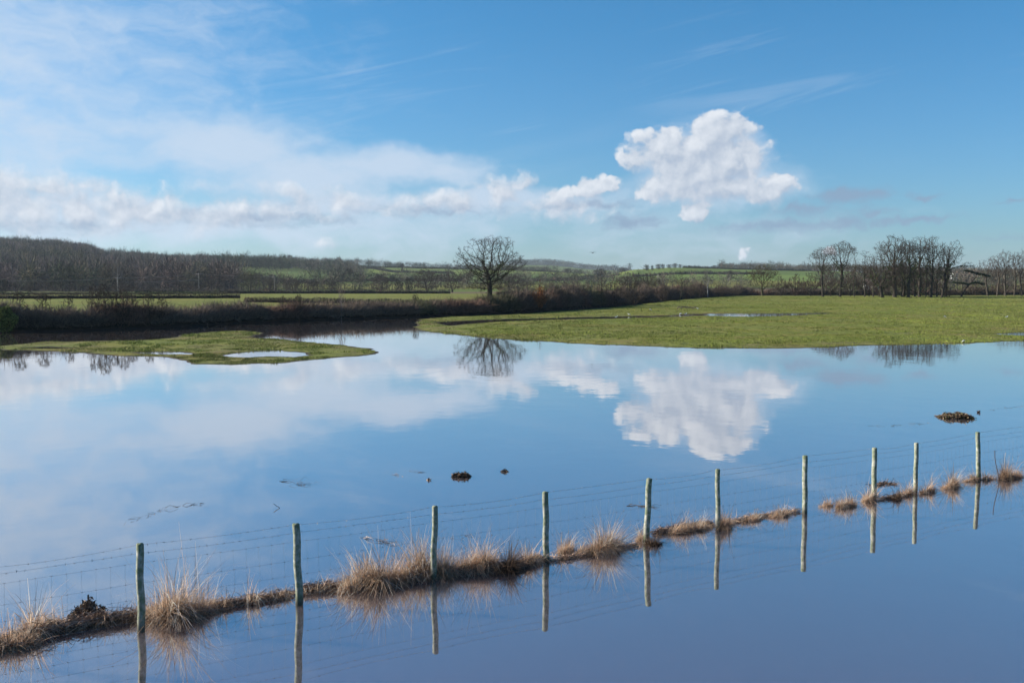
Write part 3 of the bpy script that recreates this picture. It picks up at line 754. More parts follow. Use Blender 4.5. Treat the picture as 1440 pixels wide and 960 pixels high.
for a in [(909, 1290, 372, 9, 'leftmost small round tree on the crest of the right hill'),
          (917, 1290, 373, 5, 'tiny tree just right of the leftmost one on the right hill crest'),
          (926, 1290, 371, 9, 'larger round tree, third from the left on the right hill crest'),
          (932, 1290, 371, 6, 'small round tree touching the third one on the right hill crest'),
          (941, 1290, 371.5, 8, 'round tree at the middle of the right hill crest'),
          (949, 1290, 370, 8, 'tallest tree of the row on the right hill crest'),
          (956, 1290, 371.5, 6, 'last tree of the close row on the right hill crest'),
          (969, 1290, 373, 7, 'low tree apart from the row on the right hill crest'),
          (1004, 1300, 373, 8, 'lone round tree on the skyline between the hill crest row and the ridge wood'),
          (1027, 900, 380, 13, 'bare tree standing by itself on the right hill field'),
          (877, 1500, 376, 13, 'round dark tree at the foot of the right skyline pylon'),
          (893, 1500, 379, 12, 'dark tree just right of the right skyline pylon'),
          (798, 1500, 377, 10, 'small dark tree on the low skyline right of the blue hill'),
          (844, 1500, 377, 17, 'broad dark tree on the skyline behind the tall thin hedge tree'),
          (826, 1200, 386, 8, 'small dark tree on the pale field right of the lone oak'),
          (345, 1000, 386, 12, 'small bare tree at the left end of the green slope below the plantation'),
          (362, 950, 384, 13, 'bare tree on the green slope, second from the left below the plantation'),
          (383, 980, 385, 10, 'small bare tree in the middle of the green slope below the plantation'),
          (492, 850, 377, 13, 'dark conifer rising above the evergreen clump on the hill left of the lone oak'),
          (479, 850, 384, 16, 'dark evergreen on the left side of the hill clump left of the lone oak'),
          (505, 850, 385, 16, 'dark evergreen on the right side of the hill clump left of the lone oak'),
          (533, 870, 385, 12, 'bare tree right of the evergreen clump on the hill'),
          (552, 860, 386, 10, 'small tree halfway between the evergreen clump and the large round tree'),
          (566, 1300, 369, 6, 'single small tree on the skyline left of the lone oak'),
          (617, 900, 387, 12, 'small dark tree showing above the large round tree on its right')]:
    plant('farm', *a, group='small far trees on the hills')

# bronze leaved sapling beside the hedge
def bronze():
    rt = make_tree('beech_sapling', multi(ell(2.6, 1.5, 1.8, .1, -.9), ell(4.4, .6, 1.4, .1, -.8)), 240, 5.4, .8, .08, .26, 44, twig_n=4, twig_len=.45, twig_w=.03, infl=3, split=.03,
                   bark=(.16, .10, .07), twig=(.22, .12, .075))
    rng = np.random.default_rng(4); n = 2600
    p = ell(2.2, 1.5, 1.6, .1, -.95)(rng, n); p = p[rng.permutation(len(p))]; n = len(p)
    d = rng.normal(size=(n, 3)); V, Tt = slivers(p, d, np.full(n, .16), np.full(n, .12), rng)
    c = np.repeat(np.array([[.30, .125, .05]]) * rng.uniform(.5, 1.3, (n, 1)), 5, axis=0)
    obj('leaves', mesh_np('leaves', V, tris=Tt, cols=c), M['twig'], rt)
    X = XAT(759, 165); rt.location = (X, 165, tz(X, 165)); s = (ZAT(389, 165) - tz(X, 165)) / 5.4; rt.scale = (s * .8, s * .8, s)
    tag(rt, 'slender sapling with clinging orange bronze leaves behind the hedge, right of the lone oak', 'tree')
bronze()

# evergreen bush at the far left of the hedge
def leafy_bush():
    rng = np.random.default_rng(8); n = 5200; root = empty('evergreen_bush')
    p = ell(1.5, 1.35, 1.5, .3, -.95)(rng, n); n = len(p)
    d = rng.normal(size=(n, 3)); d[:, 2] += .6; V, Tt = slivers(p, d, np.full(n, .24), np.full(n, .13), rng)
    c = np.repeat(np.array([[.16, .17, .045]]) * rng.uniform(.3, 1.7, (n, 1)), 5, axis=0)
    obj('leaves', mesh_np('leaves', V, tris=Tt, cols=c), M['grass'], root)
    k = 40; d = rng.normal(size=(k, 3)) * .4; d[:, 2] += 1
    V, Tt = slivers(np.zeros((k, 3)), d, np.full(k, 1.9), np.full(k, .06), rng)
    obj('stem', mesh_np('stem', V, tris=Tt, cols=np.tile(np.array([.06, .05, .03]), (len(V), 1))), M['bark'], root)
    X, D = XAT(6, 91.0), 91.0; root.location = (X, D, tz(X, D) - .1); root.scale = (.85, .8, .8)
    tag(root, 'bright green leafy bush in the hedge at the left edge of the picture', 'bush')
leafy_bush()

# windblown tree with dark ivy limbs in the gap
def ivy_tree():
    rng = np.random.default_rng(15); root = empty('ivy_clad_tree')
    main = [((0, 0, -.2), .30), ((1.2, 0, 2.6), .26), ((2.6, 0, 4.4), .22), ((4.4, 0, 6.8), .16), ((4.6, 0, 8.0), .12), ((3.2, 0, 8.6), .08)]
    limbs = [[((2.6, 0, 4.4), .14), ((4.6, .3, 4.9), .10), ((7.2, .5, 4.3), .05)], [((2.4, 0, 4.2), .12), ((.5, -.2, 4.7), .1), ((-2.4, 0, 4.9), .05)],
             [((4.6, 0, 8.0), .12), ((6.6, 0, 7.6), .10), ((8.6, .2, 7.0), .05)], [((4.6, 0, 8.0), .12), ((2.6, 0, 8.7), .10), ((.8, 0, 9.0), .05)]]
    def tube(chain):
        ps = [Vector(c[0]) for c in chain]; pr = [-1] + list(range(len(ps) - 1)); return tubes(ps, pr, np.array([c[1] for c in chain]), range(1, len(ps)), 7)
    V, Q = tube(main); obj('trunk', mesh_np('trunk', V, quads=Q, cols=np.tile(np.array([.05, .042, .034]), (len(V), 1)), smooth=True), M['bark'], root)
    VV, TT, CC, off = [], [], [], 0
    for lb in limbs:
        V, Q = tube(lb); obj('limb', mesh_np('limb', V, quads=Q, cols=np.tile(np.array([.05, .042, .034]), (len(V), 1)), smooth=True), M['bark'], root)
        a = np.array([c[0] for c in lb]); n = 900; i = rng.integers(0, len(a) - 1, n); f = rng.uniform(0, 1, (n, 1))
        p = a[i] * (1 - f) + a[i + 1] * f + rng.normal(size=(n, 3)) * np.array([.2, .2, .12])
        v, t = slivers(p, rng.normal(size=(n, 3)), np.full(n, .3), np.full(n, .16), rng)
        VV.append(v); TT.append(t + off); off += len(v); CC.append(np.repeat(np.array([[.028, .048, .02]]) * rng.uniform(.5, 1.5, (n, 1)), 5, axis=0))
    obj('ivy', mesh_np('ivy', np.concatenate(VV), tris=np.concatenate(TT), cols=np.concatenate(CC)), M['grass'], root)
    X, D = XAT(1351, 300), 300; root.location = (X, D, tz(X, D)); root.scale = (1.0, 1.0, .88)
    tag(root, 'crooked leaning tree with dark ivy covered limbs, in the gap right of the big clump', 'tree')
ivy_tree()

# ------------------------------------------------------------------ far woods (one mass each)
def ico():
    import bmesh
    bm = bmesh.new(); bmesh.ops.create_icosphere(bm, subdivisions=2, radius=1.0); bm.verts.ensure_lookup_table()
    v = np.array([tuple(a.co) for a in bm.verts]); f = np.array([[q.index for q in p.verts] for p in bm.faces]); bm.free(); return v, f
ICO = ico()
def wood(name, poly, spacing, h, r, ntw, tw, pal, label, seed, prob=1.0, hv=.25):
    rng = np.random.default_rng(seed); P_ = np.array(poly)
    gx = np.arange(P_[:, 0].min(), P_[:, 0].max(), spacing); gy = np.arange(P_[:, 1].min(), P_[:, 1].max(), spacing)
    X, Y = np.meshgrid(gx, gy); X = X.ravel() + rng.uniform(-.5, .5, X.size) * spacing; Y = Y.ravel() + rng.uniform(-.5, .5, Y.size) * spacing
    k = (sdist(X, Y, poly) > 0) & (rng.uniform(0, 1, X.size) < prob); X, Y = X[k], Y[k]; n = len(X); Z = terrain(X, Y)
    H_ = h * (1 + hv * rng.normal(size=n) * .7); R_ = r * (1 + .25 * rng.normal(size=n)).clip(.5, 1.6)
    pi = rng.integers(0, len(pal), n)
    reg = vnoise(X / 55, Y / 55, seed); pi = np.where(rng.uniform(0, 1, n) < .65, np.minimum((reg * len(pal)).astype(int), len(pal) - 1), pi)
    colr = np.array(pal)[pi] * rng.uniform(.5, 1.6, (n, 1))
    # twigs: single thin triangles fanning out of each crown
    d = rng.normal(size=(n, ntw, 3)); d /= np.linalg.norm(d, axis=2, keepdims=True); d[..., 2] = d[..., 2] * .95 - .02
    rr = rng.uniform(.2, 1.05, (n, ntw, 1))
    sc = np.stack([R_, R_, H_ * .48], 1)[:, None]
    p0 = np.stack([X, Y, Z + H_ * .5], 1)[:, None] + d * rr * sc
    dd = d * np.array([1, 1, 1]) + rng.normal(size=d.shape) * .35; dd[..., 2] += .35
    ln = (rng.uniform(.08, .2, (n, ntw, 1)) * H_[:, None, None])
    tip = p0 + dd * ln
    s = np.cross(dd, rng.normal(size=dd.shape)); s /= np.linalg.norm(s, axis=2, keepdims=True) + 1e-9
    V = np.stack([p0 - s * tw, p0 + s * tw, tip], 2).reshape(-1, 3)
    T_ = np.arange(len(V)).reshape(-1, 3)
    C_ = np.repeat((colr[:, None] * rng.uniform(.45, 1.7, (n, ntw, 1))).reshape(-1, 3), 3, axis=0)
    iv, if_ = ICO; m = len(iv)
    core = (iv[None] * (1 + .10 * rng.normal(size=(n, m, 1)))) * np.stack([R_ * .62, R_ * .62, H_ * .30], 1)[:, None] + np.stack([X, Y, Z + H_ * .52], 1)[:, None]
    cT = (if_[None] + (np.arange(n) * m)[:, None, None]).reshape(-1, 3) + len(V)
    cC = np.repeat(colr, m, axis=0) * rng.uniform(.45, 1.3, (n * m, 1))
    # trunks
    tv = np.stack([np.stack([X - .2, Y, Z - .5], 1), np.stack([X + .2, Y, Z - .5], 1), np.stack([X, Y + .1, Z + H_ * .6], 1)], 1).reshape(-1, 3)
    tT = np.arange(len(tv)).reshape(-1, 3) + len(V) + n * m; tC = np.tile(np.array([.05, .043, .036]), (len(tv), 1))
    tT = tT - n * m
    o = obj(name, mesh_np(name, np.concatenate([V, tv]), tris=np.concatenate([T_, tT]), cols=np.clip(np.concatenate([C_, tC]), .005, 1)), M['twig'])
    return tag(o, label, 'wood', kind='stuff')
BR = [(.15, .105, .09), (.06, .062, .055), (.105, .078, .068), (.12, .085, .072), (.085, .075, .06), (.10, .085, .05), (.05, .058, .032), (.095, .08, .07)]
DK = [(.03, .042, .022), (.036, .046, .025), (.045, .05, .03)]
MX = [(.07, .06, .045), (.085, .07, .055), (.05, .058, .034), (.095, .082, .06)]
wood('wood', WOOD_L, 9.5, 14, 5.8, 300, .13, BR, 'large leafless brown and grey wood covering the hill at the left', 201)
wood('wood', WP([(302, 1200), (408, 1210), (412, 1500), (300, 1600)]), 9, 15, 5.0, 90, .22, DK, 'dark evergreen plantation on the hill behind the right end of the left wood', 202)
wood('wood', WP([(405, 1290), (470, 1080), (520, 1060), (500, 1350), (480, 1560), (405, 1750)]), 12, 13, 6, 110, .22, MX, 'mixed wood on the hillside right of the dark plantation', 203, .85)
wood('wood', WP([(460, 1640), (560, 1690), (700, 1700), (770, 1720), (770, 1900), (460, 1900)]), 15, 11, 8, 110, .22, [(.05, .055, .04), (.06, .06, .05)], 'thin dark wood along the ridge between the plantation and the lone oak', 204, .7)
wood('wood', WP([(345, 520), (470, 540), (560, 600), (560, 660), (480, 640), (350, 700)]), 10, 9, 4.5, 130, .12, MX, 'scattered brown scrub in the valley at the foot of the green slope', 205, .8, .35)
wood('wood', WP([(560, 620), (700, 600), (840, 600), (1050, 600), (1060, 690), (860, 700), (560, 720)]), 10.5, 8.5, 4.8, 130, .12, [(.11, .08, .068), (.09, .08, .065), (.07, .07, .045)], 'belt of brown scrub across the valley behind the lone oak', 206, .75, .35)
wood('wood', WP([(440, 880), (560, 900), (700, 960), (760, 900), (880, 960), (880, 1060), (700, 1080), (440, 980)]), 15, 9, 5.5, 110, .2, MX, 'loose belt of trees across the lower hill slopes behind the lone oak', 211, .62, .4)
wood('wood', WP([(1010, 1380), (1080, 1370), (1500, 1100), (1700, 1100), (1700, 1700), (1010, 1700)]), 14, 11, 6.5, 100, .22, MX, 'dark wood along the ridge behind the big meadow clump', 207, .85)
wood('wood', WP([(1160, 560), (1300, 520), (1500, 520), (1700, 520), (1700, 760), (1150, 800)]), 13, 11, 5.2, 130, .13, MX, 'brown valley wood showing between the trunks of the big meadow clump', 208, .8)
wood('wood', WP([(738, 3500), (880, 3600), (880, 4600), (690, 4600)]), 55, 17, 30, 110, 1.0, [(.045, .055, .04)], 'wood covering the far blue hill right of the lone oak', 209)
wood('wood', WP([(690, 1700), (760, 1640), (890, 1700), (890, 1850), (690, 1850)]), 15, 10, 7, 110, .22, MX, 'hedgerow wood at the top of the pale field right of the lone oak', 210, .6)


# ================================================================== FENCE
POSTS = [((-64, 802), (-62, 934)), ((196, 765), (199, 887)), ((416, 737), (421, 850)), ((612, 712), (609, 815)), ((767, 692), (768, 789)), ((913, 673), (909, 762)), ((1009, 660), (1010, 744)),
         ((1132, 641), (1132, 722)), ((1230, 630), (1229, 703.5)), ((1289, 623), (1287, 693)), ((1375, 608), (1376, 675)), ((1512, 588), (1514, 650))]
def post_mesh(top, base, seed):
    rng = np.random.default_rng(seed); k = 16; n = 13; V = []
    r0 = .046 * rng.uniform(.88, 1.14)
    for j in range(n):
        t = j / (n - 1); zz = -.55 + (top[2] + .55) * t
        u = max(0, (zz / top[2]))
        cx = (top[0] - base[0]) * u + .006 * math.sin(j * 1.3 + seed); cy = (top[1] - base[1]) * u + .006 * math.cos(j * 1.1 + seed)
        for i in range(k):
            a = i * 2 * math.pi / k
            r = r0 * (1 + .04 * math.sin(3 * a + seed) + .05 * (vnoise(np.array([i * .7 + seed]), np.array([j * .45]), seed)[0] - .5)) * (1.04 - .06 * t)
            V.append((cx + r * math.cos(a), cy + r * math.sin(a), zz))
    for s, dz in ((.82, .008), (0.4, .013)):
        for i in range(k):
            v = V[(n - 1) * k + i]; cx = top[0] - base[0]; cy = top[1] - base[1]
            V.append((cx + (v[0] - cx) * s, cy + (v[1] - cy) * s, v[2] + dz + .004 * math.sin(i + seed)))
    Q = [(j * k + i, j * k + (i + 1) % k, (j + 1) * k + (i + 1) % k, (j + 1) * k + i) for j in range(n + 1) for i in range(k)]
    V.append((top[0] - base[0], top[1] - base[1], top[2] + .014)); c = len(V) - 1
    Tt = [((n + 1) * k + i, (n + 1) * k + (i + 1) % k, c) for i in range(k)]
    return mesh_np('post', V, tris=Tt, quads=Q, smooth=True)

def post_material():
    m, nt = new_mat('weathered algae stained timber'); b = NB(nt)
    g = b.n('ShaderNodeNewGeometry'); p = g.outputs['Position']
    st = b.vec('MULTIPLY', p, (1.0, 1.0, .14))
    grain = b.noise(st, 55, 4, .65); blot = b.noise(p, 14, 4, .65); blot2 = b.noise(p, 4.0, 2, .5)
    c = b.mix(b.mr(grain, .35, .65), C4((.34, .32, .26)), C4((.52, .50, .43)))
    c = b.mix(b.mr(blot, .40, .58, 0, .72), c, C4((.085, .135, .045)))
    c = b.mix(b.mr(blot2, .5, .7, 0, .5), c, C4((.11, .13, .075)))
    lich = b.noise(p, 45, 2, .5); c = b.mix(b.mr(lich, .64, .70, 0, .55), c, C4((.5, .52, .44)))
    sx = b.n('ShaderNodeSeparateXYZ'); b.L.new(p, sx.inputs[0])
    wet = b.mr(b.math('ADD', sx.outputs[2], b.math('MULTIPLY', b.math('SUBTRACT', blot, .5), .09)), .03, .17, 1, 0)  # wet timber at the waterline, also painting in the shaded foot of the post
    c = b.mix(b.math('MULTIPLY', wet, .85), c, C4((.045, .038, .026)))
    topm = b.mr(b.math('ADD', sx.outputs[2], b.math('MULTIPLY', blot, .05)), .98, 1.07, 0, .5)
    c = b.mix(topm, c, C4((.09, .12, .045)))
    bn = b.n('ShaderNodeBump'); bn.inputs['Strength'].default_value = .7; bn.inputs['Distance'].default_value = .006
    b.L.new(b.math('ADD', grain, blot), bn.inputs['Height'])
    principled(b, c, .85, .25, bn.outputs[0]); return m
M['post'] = post_material()
def wire_material():
    m, nt = new_mat('dull galvanised wire'); b = NB(nt)
    g = b.n('ShaderNodeNewGeometry'); c = b.mix(b.noise(g.outputs['Position'], 30, 2), C4((.12, .12, .125)), C4((.24, .24, .25)))
    p = principled(b, c, .5, .5); p.inputs['Metallic'].default_value = .5; return m
M['wire'] = wire_material()
fence = tag(empty('wire_fence', (0, 0, 0)), 'stock fence of weathered round posts and wire netting standing in the flood across the foreground', 'fence')
PW = []
for k, (tp, bs) in enumerate(POSTS):
    bx, by = G(*bs);
    d = ray(*tp); t = by / d[1]; tx = d[0] * t; hz = H + d[2] * t
    o = obj('post', post_mesh((tx, by, hz), (bx, by), 300 + k), M['post'], fence, (bx, by, 0)); PW.append((bx, by, tx, hz))

def tube_path(pts, r, sides=4):
    ps = [Vector(p) for p in pts]; pr = [-1] + list(range(len(ps) - 1)); return tubes(ps, pr, np.full(len(ps), r), range(1, len(ps)), sides)
def wire_point(k, f, frac, sag):
    a, b_ = PW[k], PW[k + 1]; ha, hb = a[3] * frac, b_[3] * frac
    xa = a[0] + (a[2] - a[0]) * frac; xb = b_[0] + (b_[2] - b_[0]) * frac
    dx, dy = b_[0] - a[0], b_[1] - a[1]; L = math.hypot(dx, dy); ox, oy = -dy / L * .052, dx / L * .052
    return (xa + (xb - xa) * f + ox, a[1] + (b_[1] - a[1]) * f + oy, ha + (hb - ha) * f - sag * 4 * f * (1 - f))
rng = np.random.default_rng(55)
FR = [.985, .885, .775, .545, .36, .22, .10]
SAG = {}
for w, fr in enumerate(FR):
    pts = []; barbs = []
    for k in range(len(PW) - 1):
        sag = (rng.uniform(.0, .05) if w == 0 else rng.uniform(0, .02) if w == 1 else rng.uniform(.0, .012)); SAG[(w, k)] = sag
        L = math.hypot(PW[k + 1][0] - PW[k][0], PW[k + 1][1] - PW[k][1]); m = 12
        for j in range(m + (k == len(PW) - 2)): pts.append(wire_point(k, j / m, fr, sag))
        nb = int(L / .10)
        for j in range(1, nb): barbs.append(wire_point(k, (j + rng.uniform(-.15, .15)) / nb, fr, sag))
    V, Q = tube_path(pts, .0012 if w < 2 else .0010); T_ = np.zeros((0, 3), int)
    if w < 2:
        b0 = np.repeat(np.array(barbs), 4, axis=0); d = rng.normal(size=(len(b0), 3)); v, t = slivers(b0, d, np.full(len(b0), .022), np.full(len(b0), .005), rng, .02)
        T_ = t + len(V); V = np.concatenate([V, v])
        obj('barbed_wire', mesh_np('barbed_wire', V, tris=T_, quads=Q), M['wire'], fence)
    elif w == 2:
        netV, netQ = [V], [Q]; noff = len(V)
    else:
        netV.append(V); netQ.append(Q + noff); noff += len(V)
for k in range(len(PW) - 1):
    L = math.hypot(PW[k + 1][0] - PW[k][0], PW[k + 1][1] - PW[k][1]); nb = max(4, int(L / .155))
    for j in range(1, nb):
        f = j / nb; pts = [wire_point(k, f, fr, SAG[(w + 2, k)]) for w, fr in enumerate(FR[2:])]
        pts = [(p[0] + rng.normal() * .004, p[1] + .002, p[2]) for p in pts]; pts.append((pts[-1][0], pts[-1][1], -.1))
        V, Q = tube_path(pts, .0010, 3); netV.append(V); netQ.append(Q + noff); noff += len(V)
        for w in range(2, 7):                                # the knots
            p = pts[w - 2]; V, Q = tube_path([(p[0] - .011, p[1], p[2]), (p[0] + .011, p[1], p[2] + .002)], .003, 4); netV.append(V); netQ.append(Q + noff); noff += len(V)
obj('wire_netting', mesh_np('wire_netting', np.concatenate(netV), quads=np.concatenate(netQ)), M['wire'], fence)

# ================================================================== DEAD GRASS, DRIFT AND DEBRIS
def blades(rng, n, rx, ry, h, spread, width, curl=.5, bend_dir=None, hpow=1.6, rot=0.0):
    """n curved ribbons of five rows each rooted in an ellipse of radii rx, ry"""
    a = rng.uniform(0, 2 * math.pi, n); q = np.sqrt(rng.uniform(0, 1, n)); bx = np.cos(a) * q * rx; by = np.sin(a) * q * ry
    x = bx * math.cos(rot) - by * math.sin(rot); y = bx * math.sin(rot) + by * math.cos(rot)
    L = h * (.25 + .85 * rng.uniform(0, 1, n) ** hpow) * np.sqrt(np.clip(1.15 - q ** 2, .1, 1))
    ph = rng.uniform(0, 2 * math.pi, n)
    if bend_dir is not None: ph = np.where(rng.uniform(0, 1, n) < .6, bend_dir + rng.normal(0, .7, n), ph)
    th = np.abs(rng.normal(0, spread, n)); c = np.abs(rng.normal(0, curl, n))
    ts = np.array([0, .25, .5, .78, 1.0]); rows = []
    sx, sy = -np.sin(ph + rng.normal(0, .6, n)), np.cos(ph)
    for t in ts:
        ang = th + c * t * 1.6
        hz = L * t * np.sin(np.clip(th + c * t * .8, 0, 2.6)); vt = L * t * np.cos(np.clip(ang * .75, 0, 2.2))
        px, py, pz = x + np.cos(ph) * hz, y + np.sin(ph) * hz, np.maximum(vt, -.01) + rng.normal(0, .004, n)
        w = width * (1 - .75 * t) * .5 * np.ones(n)
        rows.append(np.stack([np.stack([px - sx * w, py - sy * w, pz], 1), np.stack([px + sx * w, py + sy * w, pz + .3 * w], 1)], 1))
    V = np.stack(rows, 1).reshape(-1, 3)
    b = (np.arange(n) * 10)[:, None, None]; r_ = (np.arange(4) * 2)[None, :, None]
    Q = (b + r_ + np.array([0, 1, 3, 2])[None, None]).reshape(-1, 4)
    return V, Q
STRAW = [(.72, .50, .33), (.64, .43, .28), (.80, .62, .46), (.50, .32, .21), (.84, .74, .64)]
DARKB = [(.10, .06, .038), (.14, .09, .055), (.07, .045, .03), (.18, .12, .08)]
def tussock(px, py, wpx, hpx, n, pal, label, seed, spread=.55, curl=.5, cat='grass tuft', name='dead_grass_tussock', dx=0.0, base=True, width=.0065, bend=None, hpow=1.5, ry=None):
    rng = np.random.default_rng(seed); x, y = G(px, py); m = 1 / F * (y * cP + H * sP)
    W = wpx * m * .5; hh = hpx * m * (1.3 if hpx <= 28 else 1.08); n = int(n * 1.9)
    rot = math.atan2(PW[7][1] - PW[2][1], PW[7][0] - PW[2][0])
    k_ = max(3, int(wpx / 9)); gv, gq, go_ = [], [], 0; share = rng.dirichlet(np.full(k_, 2.2))
    for j in range(k_):                                      # several crowded crowns, each with its own height and lean
        m_ = max(6, int(n * .92 * share[j])); u = rng.uniform(-.85, .85); hs = rng.uniform(.6, 1.25) * math.sqrt(1.1 - u * u)
        V, Q = blades(rng, m_, W * .48, max(.07, W * .28), hh * 1.1 * hs, spread * rng.uniform(.6, 1.4), width * rng.uniform(.8, 1.5), curl * rng.uniform(.6, 1.6), rng.uniform(0, 6.28), hpow, rot)
        ox, oy = u * W, rng.normal(0, .25) * (ry or max(.06, W * .25))
        V = V + np.array([ox * math.cos(rot) - oy * math.sin(rot), ox * math.sin(rot) + oy * math.cos(rot), 0]); gv.append(V); gq.append(Q + go_); go_ += len(V)
    m_ = max(8, n // 12)                                     # loose arching stalks
    V, Q = blades(rng, m_, W, max(.05, W * .25), hh * 1.3, spread, width * .8, 1.9, None, 1.0, rot); gv.append(V); gq.append(Q + go_); go_ += len(V)
    V = np.concatenate(gv); Q = np.concatenate(gq); n = len(V) // 10
    c = np.array(pal)[rng.integers(0, len(pal), n)] * np.clip(rng.lognormal(-.12, .42, (n, 1)), .3, 1.35); dk = rng.uniform(0, 1, n) < .16; c[dk] = np.array(DARKB[3]) * 1.2; CC = [np.repeat(c, 10, axis=0)]; VV = [V]; QQ = [Q]; off = len(V)
    if base:                                                 # flattened rotting stems at the waterline
        k = int(n * .5); v, q = blades(rng, k, W * 1.05, (ry or max(.07, W * .3)) * 1.1, hh * .5, 1.35, width * 1.3, .7, None, 1.0, rot)
        v[:, 2] = np.clip(v[:, 2], -.01, .10 + .1 * hh)
        VV.append(v); QQ.append(q + off); off += len(v)
        pb = (STRAW[:4] + STRAW[:2]) if pal[0] == STRAW[0] or pal[0] == STRAW[1] else DARKB + STRAW[3:4]; cc = np.array(pb)[rng.integers(0, len(pb), k)] * rng.uniform(.6, 1.3, (k, 1)); CC.append(np.repeat(cc, 10, axis=0))
    o = obj(name, mesh_np(name, np.concatenate(VV), quads=np.concatenate(QQ), cols=np.clip(np.concatenate(CC), .01, 1)), M['straw'], None, (x, y, 0))
    return tag(o, label, cat, 'dead grass caught along the fence')
for k, a in enumerate([
 (18, 912, 70, 42, 700, STRAW[:4], 'flattened straw tussock at the left edge of the picture, in front of the leafy drift', .8),
 (48, 895, 40, 68, 260, STRAW, 'spiky straw tuft with a few tall white stalks, second clump from the left edge', .5),
 (70, 884, 46, 44, 360, STRAW, 'low pale straw tuft between the spiky tuft and the dark leafy drift', .8),
 (160, 876, 70, 26, 420, STRAW[1:4] + DARKB[:2], 'low brown tuft just left of the first post', .9),
 (222, 868, 50, 62, 620, STRAW, 'straw tuft touching the right side of the first post', .6),
 (256, 868, 66, 92, 900, STRAW, 'tallest straw tussock with long stalks, right of the first post', .42),
 (300, 858, 60, 40, 420, STRAW[1:4] + DARKB[:1], 'low brown tussock right of the tallest one', .85),
 (352, 848, 24, 40, 110, STRAW, 'thin wispy tuft halfway between the first and second posts', .5),
 (392, 842, 30, 26, 130, STRAW, 'sparse pale tuft just left of the second post', .8),
 (458, 830, 60, 26, 300, STRAW, 'low sprawling straw between the second post and the long tussock bank', .95),
 (500, 828, 54, 54, 700, STRAW, 'left end of the long tussock bank left of the third post', .62),
 (545, 822, 60, 62, 900, STRAW[:4], 'middle of the long tussock bank left of the third post', .62),
 (585, 812, 50, 62, 800, STRAW, 'right end of the long tussock bank touching the third post', .58),
 (636, 808, 50, 50, 800, STRAW, 'straw tussock touching the right side of the third post', .65),
 (672, 802, 56, 62, 950, STRAW[:4], 'bushy straw tussock between the third and fourth posts', .6),
 (712, 804, 30, 44, 520, DARKB + STRAW[3:4], 'dark rotten tussock at the right end of the bank between the third and fourth posts', .6),
 (748, 792, 34, 40, 300, STRAW, 'small pale tuft just left of the fourth post', .6),
 (794, 776, 30, 38, 240, STRAW, 'small fan shaped tuft just right of the fourth post', .65),
 (822, 778, 34, 24, 200, STRAW, 'low tuft between the fan shaped one and the big pale dome', .8),
 (850, 776, 54, 50, 950, STRAW, 'big pale dome shaped tussock left of the fifth post', .62),
 (902, 760, 20, 26, 200, STRAW, 'small tuft at the foot of the fifth post', .7),
 (922, 766, 20, 26, 260, DARKB, 'small dark rotten tuft right of the fifth post', .7),
 (958, 748, 46, 26, 340, STRAW[:4] + DARKB[:1], 'low brown tuft between the fifth and sixth posts', .85),
 (988, 744, 34, 22, 240, STRAW, 'low straw tuft just left of the sixth post', .85),
 (1021, 742, 20, 42, 420, STRAW[:4], 'upright brown tuft touching the right side of the sixth post', .4),
 (1058, 732, 36, 16, 240, STRAW, 'low straw strip right of the sixth post', .9),
 (1094, 726, 44, 20, 320, STRAW, 'low straw strip just left of the seventh post', .9),
 (1160, 712, 26, 22, 120, STRAW, 'sparse tuft right of the seventh post', .7),
 (1190, 712, 40, 28, 420, STRAW, 'pale straw tussock midway between the seventh and eighth posts', .8),
 (1220, 704, 26, 24, 280, STRAW, 'pale tuft at the foot of the eighth post', .8),
 (1259, 702, 13, 18, 220, DARKB + STRAW[1:2], 'small dark knot of grass between the eighth and ninth posts', .8),
 (1274, 696, 24, 22, 180, STRAW, 'thin pale tuft just left of the ninth post', .6),
 (1305, 692, 30, 24, 240, STRAW, 'thin pale tuft with white stalks right of the ninth post', .6),
 (1334, 686, 34, 26, 420, STRAW, 'pale straw tussock midway between the ninth and tenth posts', .7),
 (1366, 676, 26, 18, 260, STRAW, 'low straw at the left foot of the tenth post', .8),
 (1392, 674, 26, 24, 140, STRAW, 'thin wispy tuft right of the tenth post', .6),
 (1424, 672, 44, 36, 900, STRAW[:4] + DARKB[:1], 'dense brown tussock at the right edge of the picture', .7)]):
    tussock(*a[:7], 500 + k, spread=a[7] + .12, curl=.85, bend=(0.9 if k % 3 else None))

